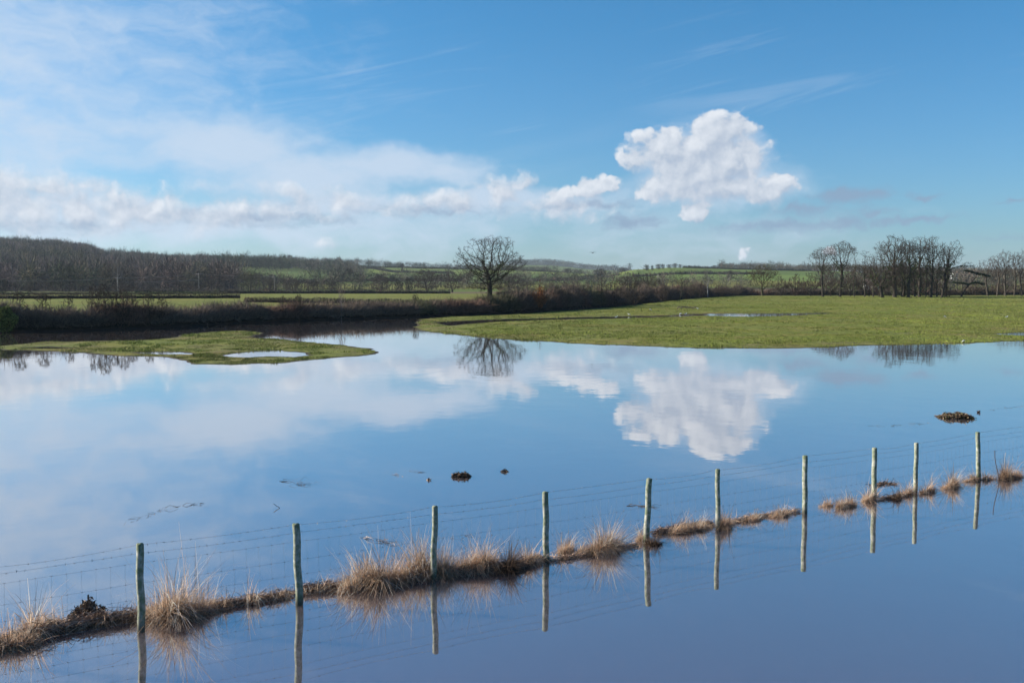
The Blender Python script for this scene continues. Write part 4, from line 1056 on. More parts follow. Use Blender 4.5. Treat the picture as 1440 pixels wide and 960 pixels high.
def drift(pts, w, n, pal, label, seed, h=.05, ln=.22, cat='driftline', name='drift_line', group='drift lines of debris along the fence', stick=.007, zs=.22):
    rng = np.random.default_rng(seed); P_ = np.array([G(*p) for p in pts]); seg = np.linalg.norm(np.diff(P_, axis=0), axis=1); s = np.concatenate([[0], np.cumsum(seg)])
    t = rng.uniform(0, s[-1], n); x = np.interp(t, s, P_[:, 0]); y = np.interp(t, s, P_[:, 1])
    w = w * .52
    wid = w * (.45 + 1.1 * vnoise(t / .35, t * 0, seed))
    off = rng.normal(0, .45, n) * wid
    d = np.array([P_[-1, 0] - P_[0, 0], P_[-1, 1] - P_[0, 1]]); d /= np.linalg.norm(d)
    x = x - d[1] * off; y = y + d[0] * off
    hz = np.abs(rng.normal(0, h, n)) * np.exp(-(off / (w + 1e-6)) ** 2)
    dirs = np.stack([d[0] + rng.normal(0, .6, n), d[1] + rng.normal(0, .6, n), rng.normal(.05, 1, n) * zs], 1)
    L = ln * rng.uniform(.3, 1.2, n)
    p = np.stack([x, y, hz], 1) - dirs * L[:, None] * .5; p[:, 2] = np.maximum(p[:, 2], .003)
    o0 = np.array([P_[0, 0], P_[0, 1], 0]); V, T_ = slivers(p - o0, dirs, L, stick * rng.uniform(.6, 1.6, n), rng, .12)
    V[:, 2] = np.maximum(V[:, 2], -.004)
    c = np.array(pal)[rng.integers(0, len(pal), n)] * rng.uniform(.6, 1.3, (n, 1))
    o = obj(name, mesh_np(name, V, tris=T_, cols=np.repeat(c, 5, axis=0)), M['debris'], None, tuple(o0))
    return tag(o, label, cat, group)
DR = DARKB[1:] + [(.28, .18, .13), (.38, .255, .18), (.48, .33, .24), (.34, .22, .16), (.42, .29, .21)]
drift([(-70, 925), (0, 910), (60, 893), (110, 882), (150, 876), (192, 870)], .17, 6500, DR, 'thick brown drift of reeds and leaves from the left edge to the first post', 601, h=.06)
drift([(204, 868), (260, 862), (320, 852), (380, 842), (412, 836)], .085, 3000, DR, 'brown drift line of reeds between the first and second posts', 602, h=.04)
drift([(428, 832), (470, 828), (540, 822), (604, 812)], .13, 3600, DR, 'brown drift of reeds between the second and third posts', 603, h=.05)
drift([(616, 808), (670, 804), (730, 799), (762, 787)], .11, 2600, DR, 'brown drift of reeds between the third and fourth posts', 604, h=.05)
drift([(925, 750), (960, 744), (1004, 738)], .10, 1400, DR, 'dark drift of reeds between the fifth and sixth posts', 605, h=.04)
drift([(1015, 738), (1060, 728), (1125, 719)], .07, 900, DR + STRAW[:2], 'thin drift of reeds between the sixth and seventh posts', 606, h=.03)
drift([(1236, 702), (1262, 699), (1284, 694)], .05, 400, DR, 'thin dark drift between the eighth and ninth posts', 607, h=.03)
drift([(1233, 683), (1246, 679), (1262, 681)], .05, 260, DR, 'short floating string of reeds behind the eighth post', 608, h=.015)
drift([(770, 789), (820, 782), (900, 766)], .05, 700, DR + STRAW[:2], 'sparse drift of reeds between the fourth and fifth posts', 609, h=.03)

# dark crumpled leaf clump at the left
def leaf_clump(px, py, wpx, hpx, n, label, seed, pal=DARKB, flat=1.0, name='leaf_clump', leaf=.05):
    rng = np.random.default_rng(seed); x, y = G(px, py); m = (y * cP + H * sP) / F; W, hh = wpx * m * .5, hpx * m
    P_ = rng.normal(size=(n, 3)) * np.array([W * .45, W * .30 * flat, 1]); P_[:, 0] = rng.uniform(-1, 1, n) * W; P_[:, 2] = rng.uniform(0, 1, n) * hh * np.clip(1.15 - (np.abs(P_[:, 0]) / W) ** 2, .1, 1.1) * (.35 + .9 * vnoise(P_[:, 0] / W * 2.3 + seed, P_[:, 1] * 0, seed))
    V, T_ = slivers(P_, rng.normal(size=(n, 3)), leaf * rng.uniform(.5, 1.4, n), leaf * .6 * rng.uniform(.4, 1.2, n), rng, .25)
    V[:, 2] = np.maximum(V[:, 2], -.01)
    c = np.array(pal)[rng.integers(0, len(pal), n)] * rng.uniform(.5, 1.4, (n, 1))
    o = obj(name, mesh_np(name, V, tris=T_, cols=np.repeat(c, 5, axis=0)), M['debris'], None, (x, y, 0))
    return tag(o, label, 'debris')
leaf_clump(124, 868, 44, 24, 1500, 'dark crumpled clump of dead leaves standing up in the drift left of the first post', 620)
leaf_clump(1343, 587, 44, 6, 3400, 'largest brown mound of floating rotten reeds, above the tenth post', 621, DARKB + [(.16, .11, .06), (.12, .12, .03), (.24, .17, .11)], .9, 'floating_mound', .065)
leaf_clump(649, 670, 24, 4.5, 700, 'small dark lump of floating debris in the middle of the flood', 622, DARKB[:3], .9, 'floating_lump', .06)
leaf_clump(1376, 580, 3, 2, 40, 'tiny dark scrap floating just right of the largest mound', 623, DARKB, 1, 'floating_scrap', .07)
leaf_clump(709, 663, 10, 3, 70, 'small scrap floating right of the small dark lump', 624, DARKB, 1, 'floating_scrap', .05)
leaf_clump(603, 675, 4, 2, 40, 'tiny brown scrap floating left of the small dark lump', 625, DARKB + STRAW[:1], 1, 'floating_scrap', .04)
def raft(pts, w, n, label, seed, ln=.28, pal=DARKB): return drift(pts, w * 1.3, max(8, int(n * .65)), pal, label, seed, h=.006, ln=ln, cat='twigs', name='floating_twigs', group='thin rafts of twigs floating on the flood', stick=.006, zs=.03)
raft([(405, 676), (435, 682), (460, 676)], .30, 46, 'raft of thin twigs floating above the second post', 631)
raft([(185, 733), (215, 722), (245, 712), (290, 708)], .16, 60, 'long curved raft of twigs floating above and right of the first post', 632)
raft([(515, 757), (540, 762), (560, 766)], .10, 60, 'reddish raft of reeds floating left of the third post', 633, .25, DARKB + STRAW[:1])
raft([(885, 710), (905, 712), (925, 712)], .10, 46, 'flat raft of dark twigs behind the fifth post', 634)
raft([(1222, 598), (1250, 599), (1276, 597), (1312, 595)], .35, 44, 'sparse string of dark specks left of the largest floating mound', 635, .22)
raft([(1390, 577), (1412, 574), (1440, 571)], .25, 34, 'sparse string of dark specks right of the largest floating mound', 636, .25)
raft([(558, 668), (566, 670)], .1, 10, 'little tangle of twigs left of the small dark lump', 637)
raft([(586, 663), (598, 664)], .1, 10, 'little ring of twigs just left of the small dark lump and behind it', 638)
raft([(640, 757), (700, 752)], .12, 12, 'few twigs floating behind the netting right of the third post', 639, .2)

def stick_obj(a, b_, r, label, colr, bend=.03, seed=1):
    (x0, y0), = [G(*a)]; d = ray(*b_); t = y0 / d[1]; x1, z1 = d[0] * t, H + d[2] * t
    pts = [(0, 0, -.1)] + [((x1 - x0) * f + bend * math.sin(f * 5 + seed), bend * math.cos(f * 4), z1 * f) for f in (.0, .2, .4, .6, .8, 1)]
    V, Q = tube_path(pts, r, 5); o = obj('stick', mesh_np('stick', V, quads=Q, cols=np.tile(np.array(colr), (len(V), 1)), smooth=True), M['bark'], None, (x0, y0, 0))
    return tag(o, label, 'stick')
stick_obj((1404, 678), (1399, 633), .008, 'dark upright stick in the water right of the tenth post', (.08, .055, .045))
stick_obj((1411, 668), (1414, 636), .005, 'thin pale reed standing left of the dense tussock at the right edge', (.5, .42, .36), .01)
stick_obj((393, 714), (385, 708), .008, 'short white stick floating behind the fence above the second post', (.6, .58, .55), .005)

# ================================================================== BIRDS
def lathe_path(ctr, rad, k=8, flat=1.0):
    V = []
    for (c, r) in zip(ctr, rad):
        for i in range(k):
            a = i * 2 * math.pi / k; V.append((c[0], c[1] + r * math.cos(a), c[2] + r * flat * math.sin(a)))
    n = len(ctr); Q = [(j * k + i, j * k + (i + 1) % k, (j + 1) * k + (i + 1) % k, (j + 1) * k + i) for j in range(n - 1) for i in range(k)]
    return V, Q
def gull(white=True, feeding=False):
    root = empty('gull' if white else 'goose'); s = 1.0 if white else 1.5
    cb = (.80, .80, .78) if white else (.10, .085, .07); cw = (.45, .47, .50) if white else (.07, .06, .05)
    if feeding: ctr = [(-.20, 0, .22), (-.12, 0, .21), (-.02, 0, .19), (.08, 0, .17), (.14, 0, .13), (.18, 0, .08), (.21, 0, .04), (.235, 0, .02)]
    else: ctr = [(-.20, 0, .17), (-.12, 0, .18), (-.02, 0, .19), (.08, 0, .21), (.13, 0, .25), (.15, 0, .30), (.18, 0, .325), (.21, 0, .32)]
    V, Q = lathe_path(ctr, [.008, .045, .075, .068, .045, .034, .036, .012])
    b_ = obj('body', mesh_np('body', V, quads=Q, cols=np.tile(np.array(cb), (len(V), 1)), smooth=True), M['feather'], root)
    e = ctr[-1]; V, Q = lathe_path([e, (e[0] + .045, 0, e[2] - .012)], [.011, .002], 5)
    obj('bill', mesh_np('bill', V, quads=Q, cols=np.tile(np.array((.5, .35, .05)), (len(V), 1))), M['feather'], root)
    for sd in (-1, 1):
        V, Q = lathe_path([(-.27, sd * .03, .175), (-.15, sd * .055, .205), (-.02, sd * .066, .215), (.07, sd * .055, .205)], [.004, .022, .03, .008], 6, 1.3)
        obj('wing', mesh_np('wing', V, quads=Q, cols=np.tile(np.array(cw), (len(V), 1)), smooth=True), M['feather'], root)
        V, Q = tube_path([(0, sd * .03, .13), (.005, sd * .03, .06), (0, sd * .03, -.03)], .006, 4)
        obj('leg', mesh_np('leg', V, quads=Q, cols=np.tile(np.array((.25, .12, .08)), (len(V), 1))), M['feather'], root)
    root.scale = (s, s, s); return root
g0 = gull(); g1 = gull(feeding=True)
GB = 'white gulls resting on the meadow'
first = {}
for k, (px, py, f, rz, lb) in enumerate([
 (866.5, 446.5, 0, .5, 'white gull furthest left on the meadow, at the edge of the narrow channel'),
 (884.5, 443, 0, 2.8, 'white gull on the strip of grass behind the leftmost gull'),
 (915, 436.5, 1, .2, 'small white gull feeding on the grass behind the head of the channel'),
 (957, 441.5, 1, 3.0, 'white gull with its head down at the left end of the long pool'),
 (964.5, 442, 0, .3, 'white gull standing at the left end of the long pool'),
 (981, 435, 0, 2.9, 'white gull beside the flock of dark geese behind the long pool'),
 (1025, 445.5, 0, .1, 'white gull at the near edge of the long pool'),
 (1053, 447, 0, 3.3, 'large white gull on the near bank of the long pool'),
 (1329, 446.5, 1, .4, 'white gull feeding on open grass below the big tree clump'),
 (1415.5, 447.5, 0, .2, 'white gull furthest right, on open grass near the right edge'),
 (1355, 479.5, 1, 2.9, 'white gull at the waterline of the near meadow shore')]):
    src = g1 if f else g0
    o = src if f not in first else copy_tree(src); first[f] = 1
    x, y = G(px, py, .12); z = max(tz(x, y), 0.0); o.location = (x, y, z); o.rotation_euler = (0, 0, rz)
    if py > 470: o.scale = (.6, .6, .6)
    tag(o, lb, 'gull', GB)
gg = gull(False, True)
for k in range(11):
    px = 953 + k * 2.6 + random.uniform(-.6, .6); x, y = G(px, 434 + random.uniform(-.8, .8), .12)
    o = gg if k == 0 else copy_tree(gg); o.location = (x, y, max(tz(x, y), 0)); o.rotation_euler = (0, 0, random.uniform(0, 6.28))
    tag(o, 'dark goose grazing in the small flock on the grass behind the long pool', 'goose', 'dark geese grazing behind the long pool')
def flying():
    root = empty('flying_bird'); V, Q = lathe_path([(-.30, 0, 0), (-.15, 0, 0), (0, 0, 0), (.15, 0, .01), (.25, 0, .02), (.33, 0, .01)], [.01, .05, .08, .06, .035, .005])
    obj('body', mesh_np('body', V, quads=Q, cols=np.tile(np.array((.08, .08, .08)), (len(V), 1)), smooth=True), M['feather'], root)
    for sd in (-1, 1):
        V = [(.12, 0, .03), (-.1, 0, .03), (.18, sd * .35, .16), (-.08, sd * .35, .15), (.02, sd * .8, .06), (-.05, sd * .78, .055)]
        V = V + [(a, b_, c - .015) for a, b_, c in V]
        Q = [(0, 1, 3, 2), (2, 3, 5, 4), (6, 8, 9, 7), (8, 10, 11, 9), (0, 2, 8, 6), (2, 4, 10, 8), (1, 7, 9, 3), (3, 9, 11, 5), (4, 5, 11, 10)]
        obj('wing', mesh_np('wing', V, quads=Q, cols=np.tile(np.array((.09, .09, .09)), (len(V), 1))), M['feather'], root)
    D = 190; root.location = (XAT(833, D), D, ZAT(355.5, D)); root.rotation_euler = (0, 0, .9)
    tag(root, 'small dark bird flying in the sky above the low hills', 'bird')
flying()

# ================================================================== POLES, PYLONS, HOUSES
def box(cx, cy, cz, sx, sy, sz):
    V = [(cx + a * sx / 2, cy + b_ * sy / 2, cz + c * sz / 2) for c in (-1, 1) for b_ in (-1, 1) for a in (-1, 1)]
    Q = [(0, 2, 3, 1), (4, 5, 7, 6), (0, 1, 5, 4), (2, 6, 7, 3), (0, 4, 6, 2), (1, 3, 7, 5)]
    return V, Q
def part(name, VQ, colr, root, smooth=False, T_=None):
    V, Q = VQ; return obj(name, mesh_np(name, V, tris=T_, quads=Q if len(Q) else None, cols=np.tile(np.array(colr), (len(V), 1)), smooth=smooth), M['plain'], root)
def pole(px, D, top, label, arm=True, r=.13, colr=(.22, .20, .17)):
    X = XAT(px, D); z = tz(X, D); h = ZAT(top, D) - z; root = empty('utility_pole', (X, D, z))
    part('pole', tube_path([(0, 0, -.5), (0, 0, h * .5), (0, 0, h)], r, 8), colr, root, True)
    if arm:
        part('crossarm', box(0, -r - .05, h - .5, 1.7, .1, .12), (.16, .13, .10), root)
        for s in (-.75, 0, .75): part('insulator', tube_path([(s, -r - .05, h - .44), (s, -r - .05, h - .25)], .06, 6), (.5, .5, .5), root)
    tag(root, label, 'pole', 'utility poles'); return (X, D, z + h - .3)
pa = pole(-70, 440, 389, 'utility pole standing just outside the left edge before the dark wood')
pb = pole(166, 440, 389.5, 'utility pole in front of the dead white tree by the dark wood')
pc = pole(280, 440, 384, 'utility pole near the right end of the dark left wood')
pd_ = pole(386, 470, 388, 'slim utility pole among the trees at the left end of the strip field', r=.1)
pole(925, 330, 386, 'telegraph pole rising behind the tall hedge right of the oak', False, .12)
def cable(a, b_, sag, label):
    pts = [(a[0] + (b_[0] - a[0]) * t, a[1] + (b_[1] - a[1]) * t, a[2] + (b_[2] - a[2]) * t - sag * 4 * t * (1 - t)) for t in np.linspace(0, 1, 15)]
    o0 = pts[0]; V, Q = tube_path([(p[0] - o0[0], p[1] - o0[1], p[2] - o0[2]) for p in pts], .028, 4)
    tag(obj('overhead_cable', mesh_np('overhead_cable', V, quads=Q, cols=np.tile(np.array((.25, .26, .27)), (len(V), 1))), M['plain'], None, o0), label, 'cable', 'overhead cables before the dark wood')
cable(pa, pb, 1.6, 'sagging overhead cable from the left edge to the pole before the dead white tree')
cable(pb, pc, .5, 'overhead cable between the two poles in front of the dark wood')
cable(pc, pd_, .4, 'overhead cable running right from the pole at the end of the dark wood')
cable((pb[0], pb[1], pb[2] - 1.9), (pc[0], pc[1], pc[2] - 2.6), .4, 'lower thin cable between the two poles in front of the dark wood')

def pylon(px, D, top, label):
    X = XAT(px, D); z = tz(X, D); h = ZAT(top, D) - z; root = empty('pylon', (X, D, z)); VV, QQ, off = [], [], 0
    def seg(a, b_, r):
        nonlocal off
        V, Q = tube_path([a, b_], r, 4); VV.append(V); QQ.append(Q + off); off += len(V)
    def w(t): return 3.4 * (1 - t) ** 1.3 + .5
    lv = np.linspace(0, 1, 9)
    for i in range(8):
        a, b_ = lv[i], lv[i + 1]; wa, wb = w(a), w(b_)
        for s in ((-1, -1), (1, -1), (1, 1), (-1, 1)): seg((s[0] * wa, s[1] * wa, a * h), (s[0] * wb, s[1] * wb, b_ * h), .22)
        for s in (-1, 1):
            seg((-wa, s * wa, a * h), (wb, s * wb, b_ * h), .12); seg((wa, s * wa, a * h), (-wb, s * wb, b_ * h), .12)
            seg((s * wa, -wa, a * h), (s * wb, wb, b_ * h), .12)
    part('tower', (np.concatenate(VV), np.concatenate(QQ)), (.13, .14, .15), root)
    for f, L in ((.62, 5.5), (.76, 6.2), (.90, 4.6)):
        VV, QQ, off = [], [], 0
        for s in (-1, 1):
            seg((0, 0, f * h + .8), (s * L, 0, f * h), .18); seg((0, 0, f * h - .4), (s * L, 0, f * h), .18)
        part('crossarm', (np.concatenate(VV), np.concatenate(QQ)), (.13, .14, .15), root)
    tag(root, label, 'pylon')
pylon(407, 1350, 358, 'lattice electricity pylon at the right end of the dark plantation')
pylon(885, 1650, 370, 'lattice electricity pylon on the low skyline right of the oak')

def cottage(px, D, w, d, h, rz, colr, label, roofc=(.10, .075, .065)):
    X = XAT(px, D); z = tz(X, D); root = empty('cottage', (X, D, z), rz)
    V, Q = box(0, 0, h / 2 - .5, w, d, h + 1); V = list(V) + [(-w / 2, 0, h + d * .42), (w / 2, 0, h + d * .42)]
    part('wall', (V, Q), colr, root, T_=[(4, 6, 8), (5, 9, 7)])
    rr = [(-w / 2 - .3, -d / 2 - .35, h - .12), (w / 2 + .3, -d / 2 - .35, h - .12), (w / 2 + .3, 0, h + d * .42 + .1), (-w / 2 - .3, 0, h + d * .42 + .1), (w / 2 + .3, d / 2 + .35, h - .12), (-w / 2 - .3, d / 2 + .35, h - .12)]
    rv = rr + [(a, b_, c + .18) for a, b_, c in rr]
    rf = part('roof', (rv, [(0, 3, 2, 1), (3, 5, 4, 2), (6, 7, 8, 9), (9, 8, 10, 11), (0, 1, 7, 6), (5, 11, 10, 4), (0, 6, 9, 3), (3, 9, 11, 5), (1, 2, 8, 7), (2, 4, 10, 8)]), roofc, root)
    part('chimney', box(w * .32, 0, h + d * .42 + .7, .8, .7, 1.6), (.25, .12, .08), rf)
    for sx in (-.3, .3):
        for cz in (1.4, h - 1.1):
            part('window', box(w * sx, -d / 2 - .03, cz, 1.1, .1, 1.1), (.04, .045, .05), root)
    part('door', box(0, -d / 2 - .03, 1.0, 1.0, .1, 2.1), (.08, .05, .04), root)
    tag(root, label, 'house')
cottage(1343, 1080, 9, 7, 5.5, .5, (.8, .8, .78), 'small white house far away in the gap right of the big clump')
cottage(1226, 470, 7, 5.5, 3.6, -.4, (.78, .76, .72), 'small white cottage glimpsed between the trunks of the big clump')
cottage(1358, 900, 12, 7, 5, .2, (.45, .33, .25), 'brown brick house low in the gap left of the crooked ivy tree', (.16, .10, .08))


# ================================================================== SKY, SUN, AIR, CAMERA
def pa_(px, py):
    d = ray(px, py); L = math.sqrt(sum(c * c for c in d))
    return math.degrees(math.atan2(d[0], d[1])), math.degrees(math.asin(d[2] / L))

w = bpy.data.worlds.new('World'); scene.world = w; w.use_nodes = True
nt = w.node_tree; nt.nodes.clear(); b = NB(nt)

HARD = [(932, 216, 40, 34, 1.1), (900, 224, 22, 16, .6), (948, 200, 24, 24, .9), (990, 197, 38, 36, 1.25), (1030, 190, 30, 24, 1.0), (1012, 228, 58, 50, 1.4), (960, 240, 54, 42, 1.3), (1050, 222, 26, 34, .8),
        (1068, 268, 46, 16, .8), (1100, 262, 22, 13, .9), (1010, 268, 54, 24, .95), (978, 296, 18, 13, .9), (928, 262, 32, 20, .7),
        (706, 268, 32, 17, .5), (726, 258, 18, 11, .55), (640, 284, 60, 13, .5), (845, 262, 28, 11, .6), (806, 272, 40, 10, .6), (775, 288, 60, 13, .35),
        (20, 285, 56, 34, 0.78), (-20, 265, 60, 36, 0.78), (62, 262, 44, 17, 0.62), (130, 262, 34, 14, 0.55), (118, 298, 52, 30, 0.86), (190, 296, 70, 24, 0.78), (270, 300, 90, 22, 0.52), (350, 292, 80, 20, 0.47),
        (440, 280, 56, 17, 0.47), (480, 288, 60, 15, 0.36), (562, 290, 50, 12, 0.31), (1048, 361, 7, 8, .4), (447, 346, 14, 8, .35), (1165, 352, 10, 4, .35)]
SOFT = [(-20, 60, 330, 210, .45), (320, 208, 170, 48, .8), (180, 178, 150, 40, .45), (540, 238, 160, 30, .75), (625, 246, 80, 24, .7), (430, 250, 190, 46, .8), (60, 190, 180, 90, .5), (60, 110, 150, 70, .32), (240, 320, 420, 40, .75), (560, 320, 220, 40, .5),
        (-150, 200, 260, 190, .7), (700, 290, 260, 24, .5), (885, 320, 150, 26, .28), (1000, 330, 160, 26, .2), 
        (1000, 240, 110, 66, 1.0), (1070, 262, 70, 30, .6), (180, 300, 330, 26, 1.1), (60, 285, 150, 44, .9), (470, 290, 200, 24, .85), (690, 282, 130, 26, .8), (830, 278, 90, 20, .6)]
GREY = [(886, 312, 48, 12, .9), (1198, 276, 62, 14, .9), (1130, 296, 60, 10, .7), (1108, 292, 16, 12, .8), (1100, 318, 110, 10, .75), (1190, 312, 40, 12, .7), (1272, 309, 66, 7, .8), (1310, 275, 26, 6, .8), (1425, 284, 24, 4, .8), (1230, 300, 30, 8, .6),
        (360, 306, 160, 14, .55), (60, 318, 120, 12, .4), (600, 296, 120, 10, .4), (820, 290, 90, 9, .5), (1400, 334, 60, 4, .3), (1060, 322, 70, 6, .4)]

def blob_field(nt_b, P, lst):
    acc = None
    for (cx, cy, rx, ry, wt) in lst:
        a, e = pa_(cx, cy); ra = rx * .0405; re = ry * .0405
        d = nt_b.vec('LENGTH', nt_b.vec('MULTIPLY', nt_b.vec('SUBTRACT', P, (a, e, 0.0)), (1 / ra, 1 / re, 0.0)))
        v = nt_b.math('MULTIPLY_ADD', d, -wt, wt)            # wt at the centre, 0 on the rim, negative outside
        if acc is None: acc = v
        else:
            nd = nt_b.n('ShaderNodeMath', operation='SMOOTH_MAX'); nt_b.put(nd.inputs[0], acc); nt_b.put(nd.inputs[1], v); nd.inputs[2].default_value = .18; acc = nd.outputs[0]
    return acc

# node group: cumulus density at a direction (azimuth, elevation in degrees)
class NB2(NB):
    def noise(s, *a, **k):
        o = NB.noise(s, *a, **k); o.node.noise_dimensions = '2D'; return o
b = NB2(nt)
g = bpy.data.node_groups.new('cumulus density', 'ShaderNodeTree')
g.interface.new_socket('P', in_out='INPUT', socket_type='NodeSocketVector'); g.interface.new_socket('D', in_out='OUTPUT', socket_type='NodeSocketFloat'); g.interface.new_socket('B', in_out='OUTPUT', socket_type='NodeSocketFloat')
gi = g.nodes.new('NodeGroupInput'); go = g.nodes.new('NodeGroupOutput'); gb = NB2(g)
P0 = gi.outputs[0]
wn = gb.noise(P0, .55, 3, .6, col=True)
P1 = gb.vec('ADD', P0, gb.vec('MULTIPLY', gb.vec('SUBTRACT', wn, (.5, .5, .5)), (2.0, 1.3, 0)))
bf = blob_field(gb, P1, HARD)
n1 = gb.noise(gb.vec('MULTIPLY', P1, (1, 1.2, 1)), .72, 8, .56)
vo = gb.n('ShaderNodeTexVoronoi', feature='F1', voronoi_dimensions='2D'); vo.inputs['Scale'].default_value = .62; vo.inputs['Detail'].default_value = 1.0
gb.put(vo.inputs['Vector'], P1)
dd = gb.math('ADD', bf, gb.math('MULTIPLY', gb.math('SUBTRACT', n1, .5), .95))
dd = gb.math('ADD', dd, gb.math('MULTIPLY', gb.math('SUBTRACT', .58, vo.outputs['Distance']), .5))
g.links.new(dd, go.inputs[0]); g.links.new(bf, go.inputs[1])

tc = b.n('ShaderNodeTexCoord'); D_ = tc.outputs['Generated']
sp = b.n('ShaderNodeSeparateXYZ'); b.L.new(b.vec('NORMALIZE', D_), sp.inputs[0])
az = b.math('MULTIPLY', b.math('ARCTAN2', sp.outputs[0], sp.outputs[1]), 57.29578)
el = b.math('MULTIPLY', b.math('ARCSINE', sp.outputs[2]), 57.29578)
AE = b.comb(az, el, 0.0)
def dens(off):
    q = b.n('ShaderNodeGroup'); q.node_tree = g
    b.put(q.inputs[0], b.vec('ADD', AE, off) if off else AE); return q.outputs[0], q.outputs[1]
(d0, b0), (d1, b1) = dens(None), dens((-.34, .48, 0.0))
fa = b.noise(AE, 1.5, 3, .5); fb = b.noise(b.vec('ADD', AE, (-.22, .3, 0)), 1.5, 3, .5)
bd = b.math('SUBTRACT', b0, b1); nd_ = b.math('SUBTRACT', b.math('SUBTRACT', d0, d1), bd)
lit = b.math('ADD', b.math('MULTIPLY_ADD', bd, .42, .56), b.math('ADD', b.math('MULTIPLY', nd_, .8), b.math('MULTIPLY', b.math('SUBTRACT', fa, fb), .45)))
lit = b.mr(lit, .02, 1.05, 0, 1)
lit = b.math('MULTIPLY', lit, b.mr(d0, .2, 1.4, 1.0, .8))
alpha_h = b.math('MULTIPLY', b.mr(d0, -.32, b.math('MAXIMUM', b.mr(lit, .2, .75, .60, .06), b.mr(az, 0.0, 5.0, .60, .06)), 0, 1, True), b.mr(lit, 0, .4, .75, .96))
cum = b.mix(lit, C4(CUM_SHADE), C4(CUM_LIT))
# broad soft veils
wn2 = b.noise(AE, .16, 4, .6, col=True)
P2 = b.vec('ADD', AE, b.vec('MULTIPLY', b.vec('SUBTRACT', wn2, (.5, .5, .5)), (5.0, 2.2, 0)))
sf = blob_field(b, P2, SOFT)
sn = b.noise(b.vec('MULTIPLY', P2, (.5, 1.3, 1)), .6, 6, .6)
alpha_s = b.mr(b.math('ADD', sf, b.math('MULTIPLY', b.math('SUBTRACT', sn, .5), .7)), -.22, .65, 0, .85, True)
# thin grey cloudlets
wn3 = b.noise(AE, .7, 3, .6, col=True)
P3 = b.vec('ADD', AE, b.vec('MULTIPLY', b.vec('SUBTRACT', wn3, (.5, .5, .5)), (2.0, .9, 0)))
gf = blob_field(b, P3, GREY)
gn = b.noise(b.vec('MULTIPLY', P3, (.7, 1.9, 1)), 1.2, 6, .6)
alpha_g = b.mr(b.math('ADD', gf, b.math('MULTIPLY', b.math('SUBTRACT', gn, .5), 1.0)), -.15, .75, 0, .85, True)
# high streaks
rot = b.n('ShaderNodeMapping'); rot.vector_type = 'POINT'; rot.inputs['Rotation'].default_value = (0, 0, math.radians(-11)); b.L.new(AE, rot.inputs['Vector'])
st = b.noise(b.vec('MULTIPLY', rot.outputs[0], (.055, .75, 1)), 1.0, 6, .6, .6)
reg = b.mr(b.noise(AE, .07, 2, .5), .42, .62, 0, 1)
alpha_c = b.math('MULTIPLY', b.mr(st, .52, .78, 0, .20, True), b.math('MULTIPLY', reg, b.math('MULTIPLY', b.mr(el, 3, 9, 0, 1), b.mr(el, 15, 19, 1, 0))))

sky = b.n('ShaderNodeTexSky'); sky.sky_type = 'NISHITA'; sky.sun_disc = False
sky.sun_elevation = math.radians(SUN_EL); sky.sun_rotation = math.radians(SUN_AZ)
sky.altitude = 30; sky.air_density = SKY_AIR; sky.dust_density = SKY_DUST; sky.ozone_density = SKY_OZ
grade = b.mix(b.mr(el, 0, 20, 0, 1), C4([SKY_STR * c for c in TINT_LOW]), C4([SKY_STR * c for c in TINT_HIGH]))
grade = b.mix(b.mr(el, 14.5, 25, 0, 1), grade, C4([SKY_STR * c for c in (.52, .97, 1.34)]))
col = b.vec('MULTIPLY', sky.outputs[0], grade)
col = b.mix(alpha_c, col, C4(VEIL))
col = b.mix(alpha_s, col, C4(VEIL))
bg0 = b.n('ShaderNodeBackground'); b.L.new(col, bg0.inputs['Color'])
col = b.mix(alpha_g, col, C4(GREYC))
col = b.mix(alpha_h, col, cum)
col = b.mix(b.math('MULTIPLY', b.math('MULTIPLY', alpha_h, alpha_g), .35), col, C4(GREYC))
bg = b.n('ShaderNodeBackground'); b.L.new(col, bg.inputs['Color']); bg.inputs['Strength'].default_value = 1.0
low = b.math('MULTIPLY', b.math('LESS_THAN', el, 13.5), b.math('MULTIPLY', b.math('GREATER_THAN', el, -.5), b.math('LESS_THAN', b.math('ABSOLUTE', az), 50.0)))
mxs = b.n('ShaderNodeMixShader'); b.L.new(low, mxs.inputs[0]); b.L.new(bg0.outputs[0], mxs.inputs[1]); b.L.new(bg.outputs[0], mxs.inputs[2])
wo = b.n('ShaderNodeOutputWorld'); b.L.new(mxs.outputs[0], wo.inputs[0])
w.cycles.sampling_method = 'MANUAL'; w.cycles.sample_map_resolution = 512

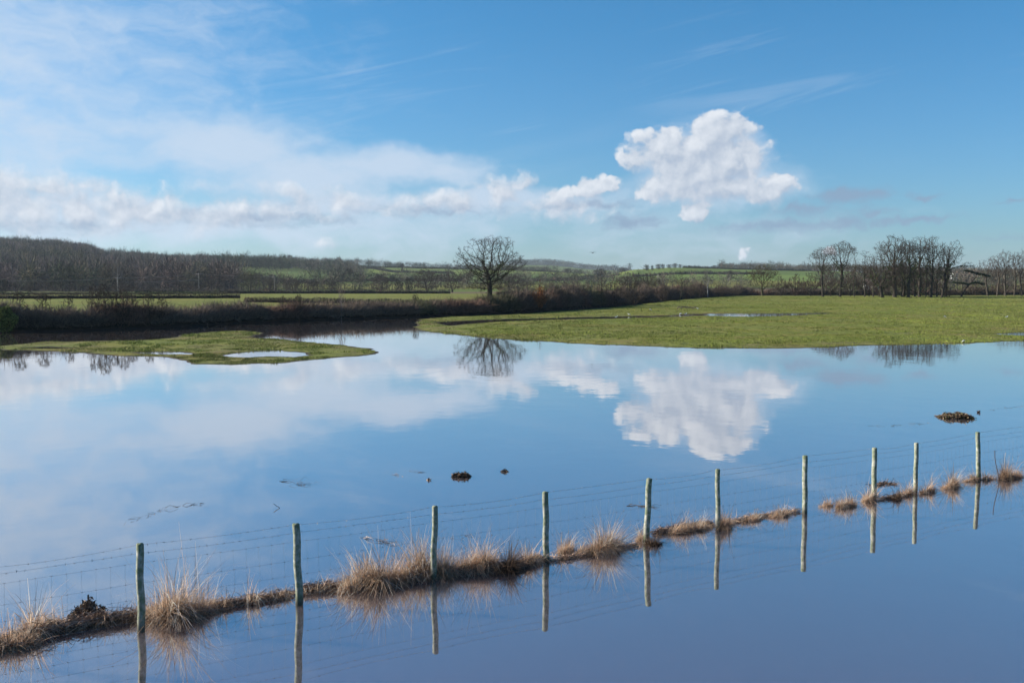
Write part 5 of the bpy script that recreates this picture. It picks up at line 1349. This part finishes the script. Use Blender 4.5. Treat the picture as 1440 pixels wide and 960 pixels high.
sun = bpy.data.lights.new('sun', 'SUN'); sun.energy = SUN_STR; sun.angle = math.radians(.53); sun.color = (1.0, .93, .82)
so = bpy.data.objects.new('sun', sun); COL.objects.link(so)
sd_ = Vector((math.sin(math.radians(SUN_AZ)) * math.cos(math.radians(SUN_EL)), math.cos(math.radians(SUN_AZ)) * math.cos(math.radians(SUN_EL)), math.sin(math.radians(SUN_EL))))
so.rotation_euler = sd_.to_track_quat('Z', 'Y').to_euler(); so.location = sd_ * 300

if HAZE > 0:
    m, nt = new_mat('valley haze'); b = NB(nt)
    pv = b.n('ShaderNodeVolumePrincipled'); pv.inputs['Color'].default_value = (.80, .90, 1.0, 1); pv.inputs['Density'].default_value = HAZE; pv.inputs['Anisotropy'].default_value = .2
    o_ = b.n('ShaderNodeOutputMaterial'); b.L.new(pv.outputs[0], o_.inputs['Volume'])
    V, Q = box(0, 0, 0, 2, 2, 2); V = np.array(V); V[:, 0] *= 9200; V[:, 1] *= 9200; V[:, 2] = np.where(V[:, 2] > 0, 175, -8)
    ho = obj('haze', mesh_np('haze', V, quads=Q), m); tag(ho, 'thin bluish haze over the valley and far hills', 'haze', kind='stuff')

cam = bpy.data.cameras.new('camera'); cam.lens = 35.0; cam.sensor_width = 36.0; cam.clip_start = .1; cam.clip_end = 30000
co = bpy.data.objects.new('camera', cam); COL.objects.link(co); co.location = (0, 0, H); co.rotation_euler = (math.radians(90) - PITCH, 0, 0)
scene.camera = co
vs = scene.view_settings; vs.view_transform = 'Standard'; vs.look = 'None'; vs.gamma = 1; vs.exposure = EXPO; vs.use_curve_mapping = False
cy = scene.cycles; cy.max_bounces = 6; cy.diffuse_bounces = 2; cy.glossy_bounces = 3; cy.volume_bounces = 0; cy.transparent_max_bounces = 4
cy.use_denoising = True; cy.denoiser = 'OPENIMAGEDENOISE'; cy.denoising_input_passes = 'RGB_ALBEDO_NORMAL'; cy.denoising_prefilter = 'ACCURATE'; cy.caustics_reflective = False; cy.caustics_refractive = False; cy.volume_step_rate = 4; cy.volume_max_steps = 64
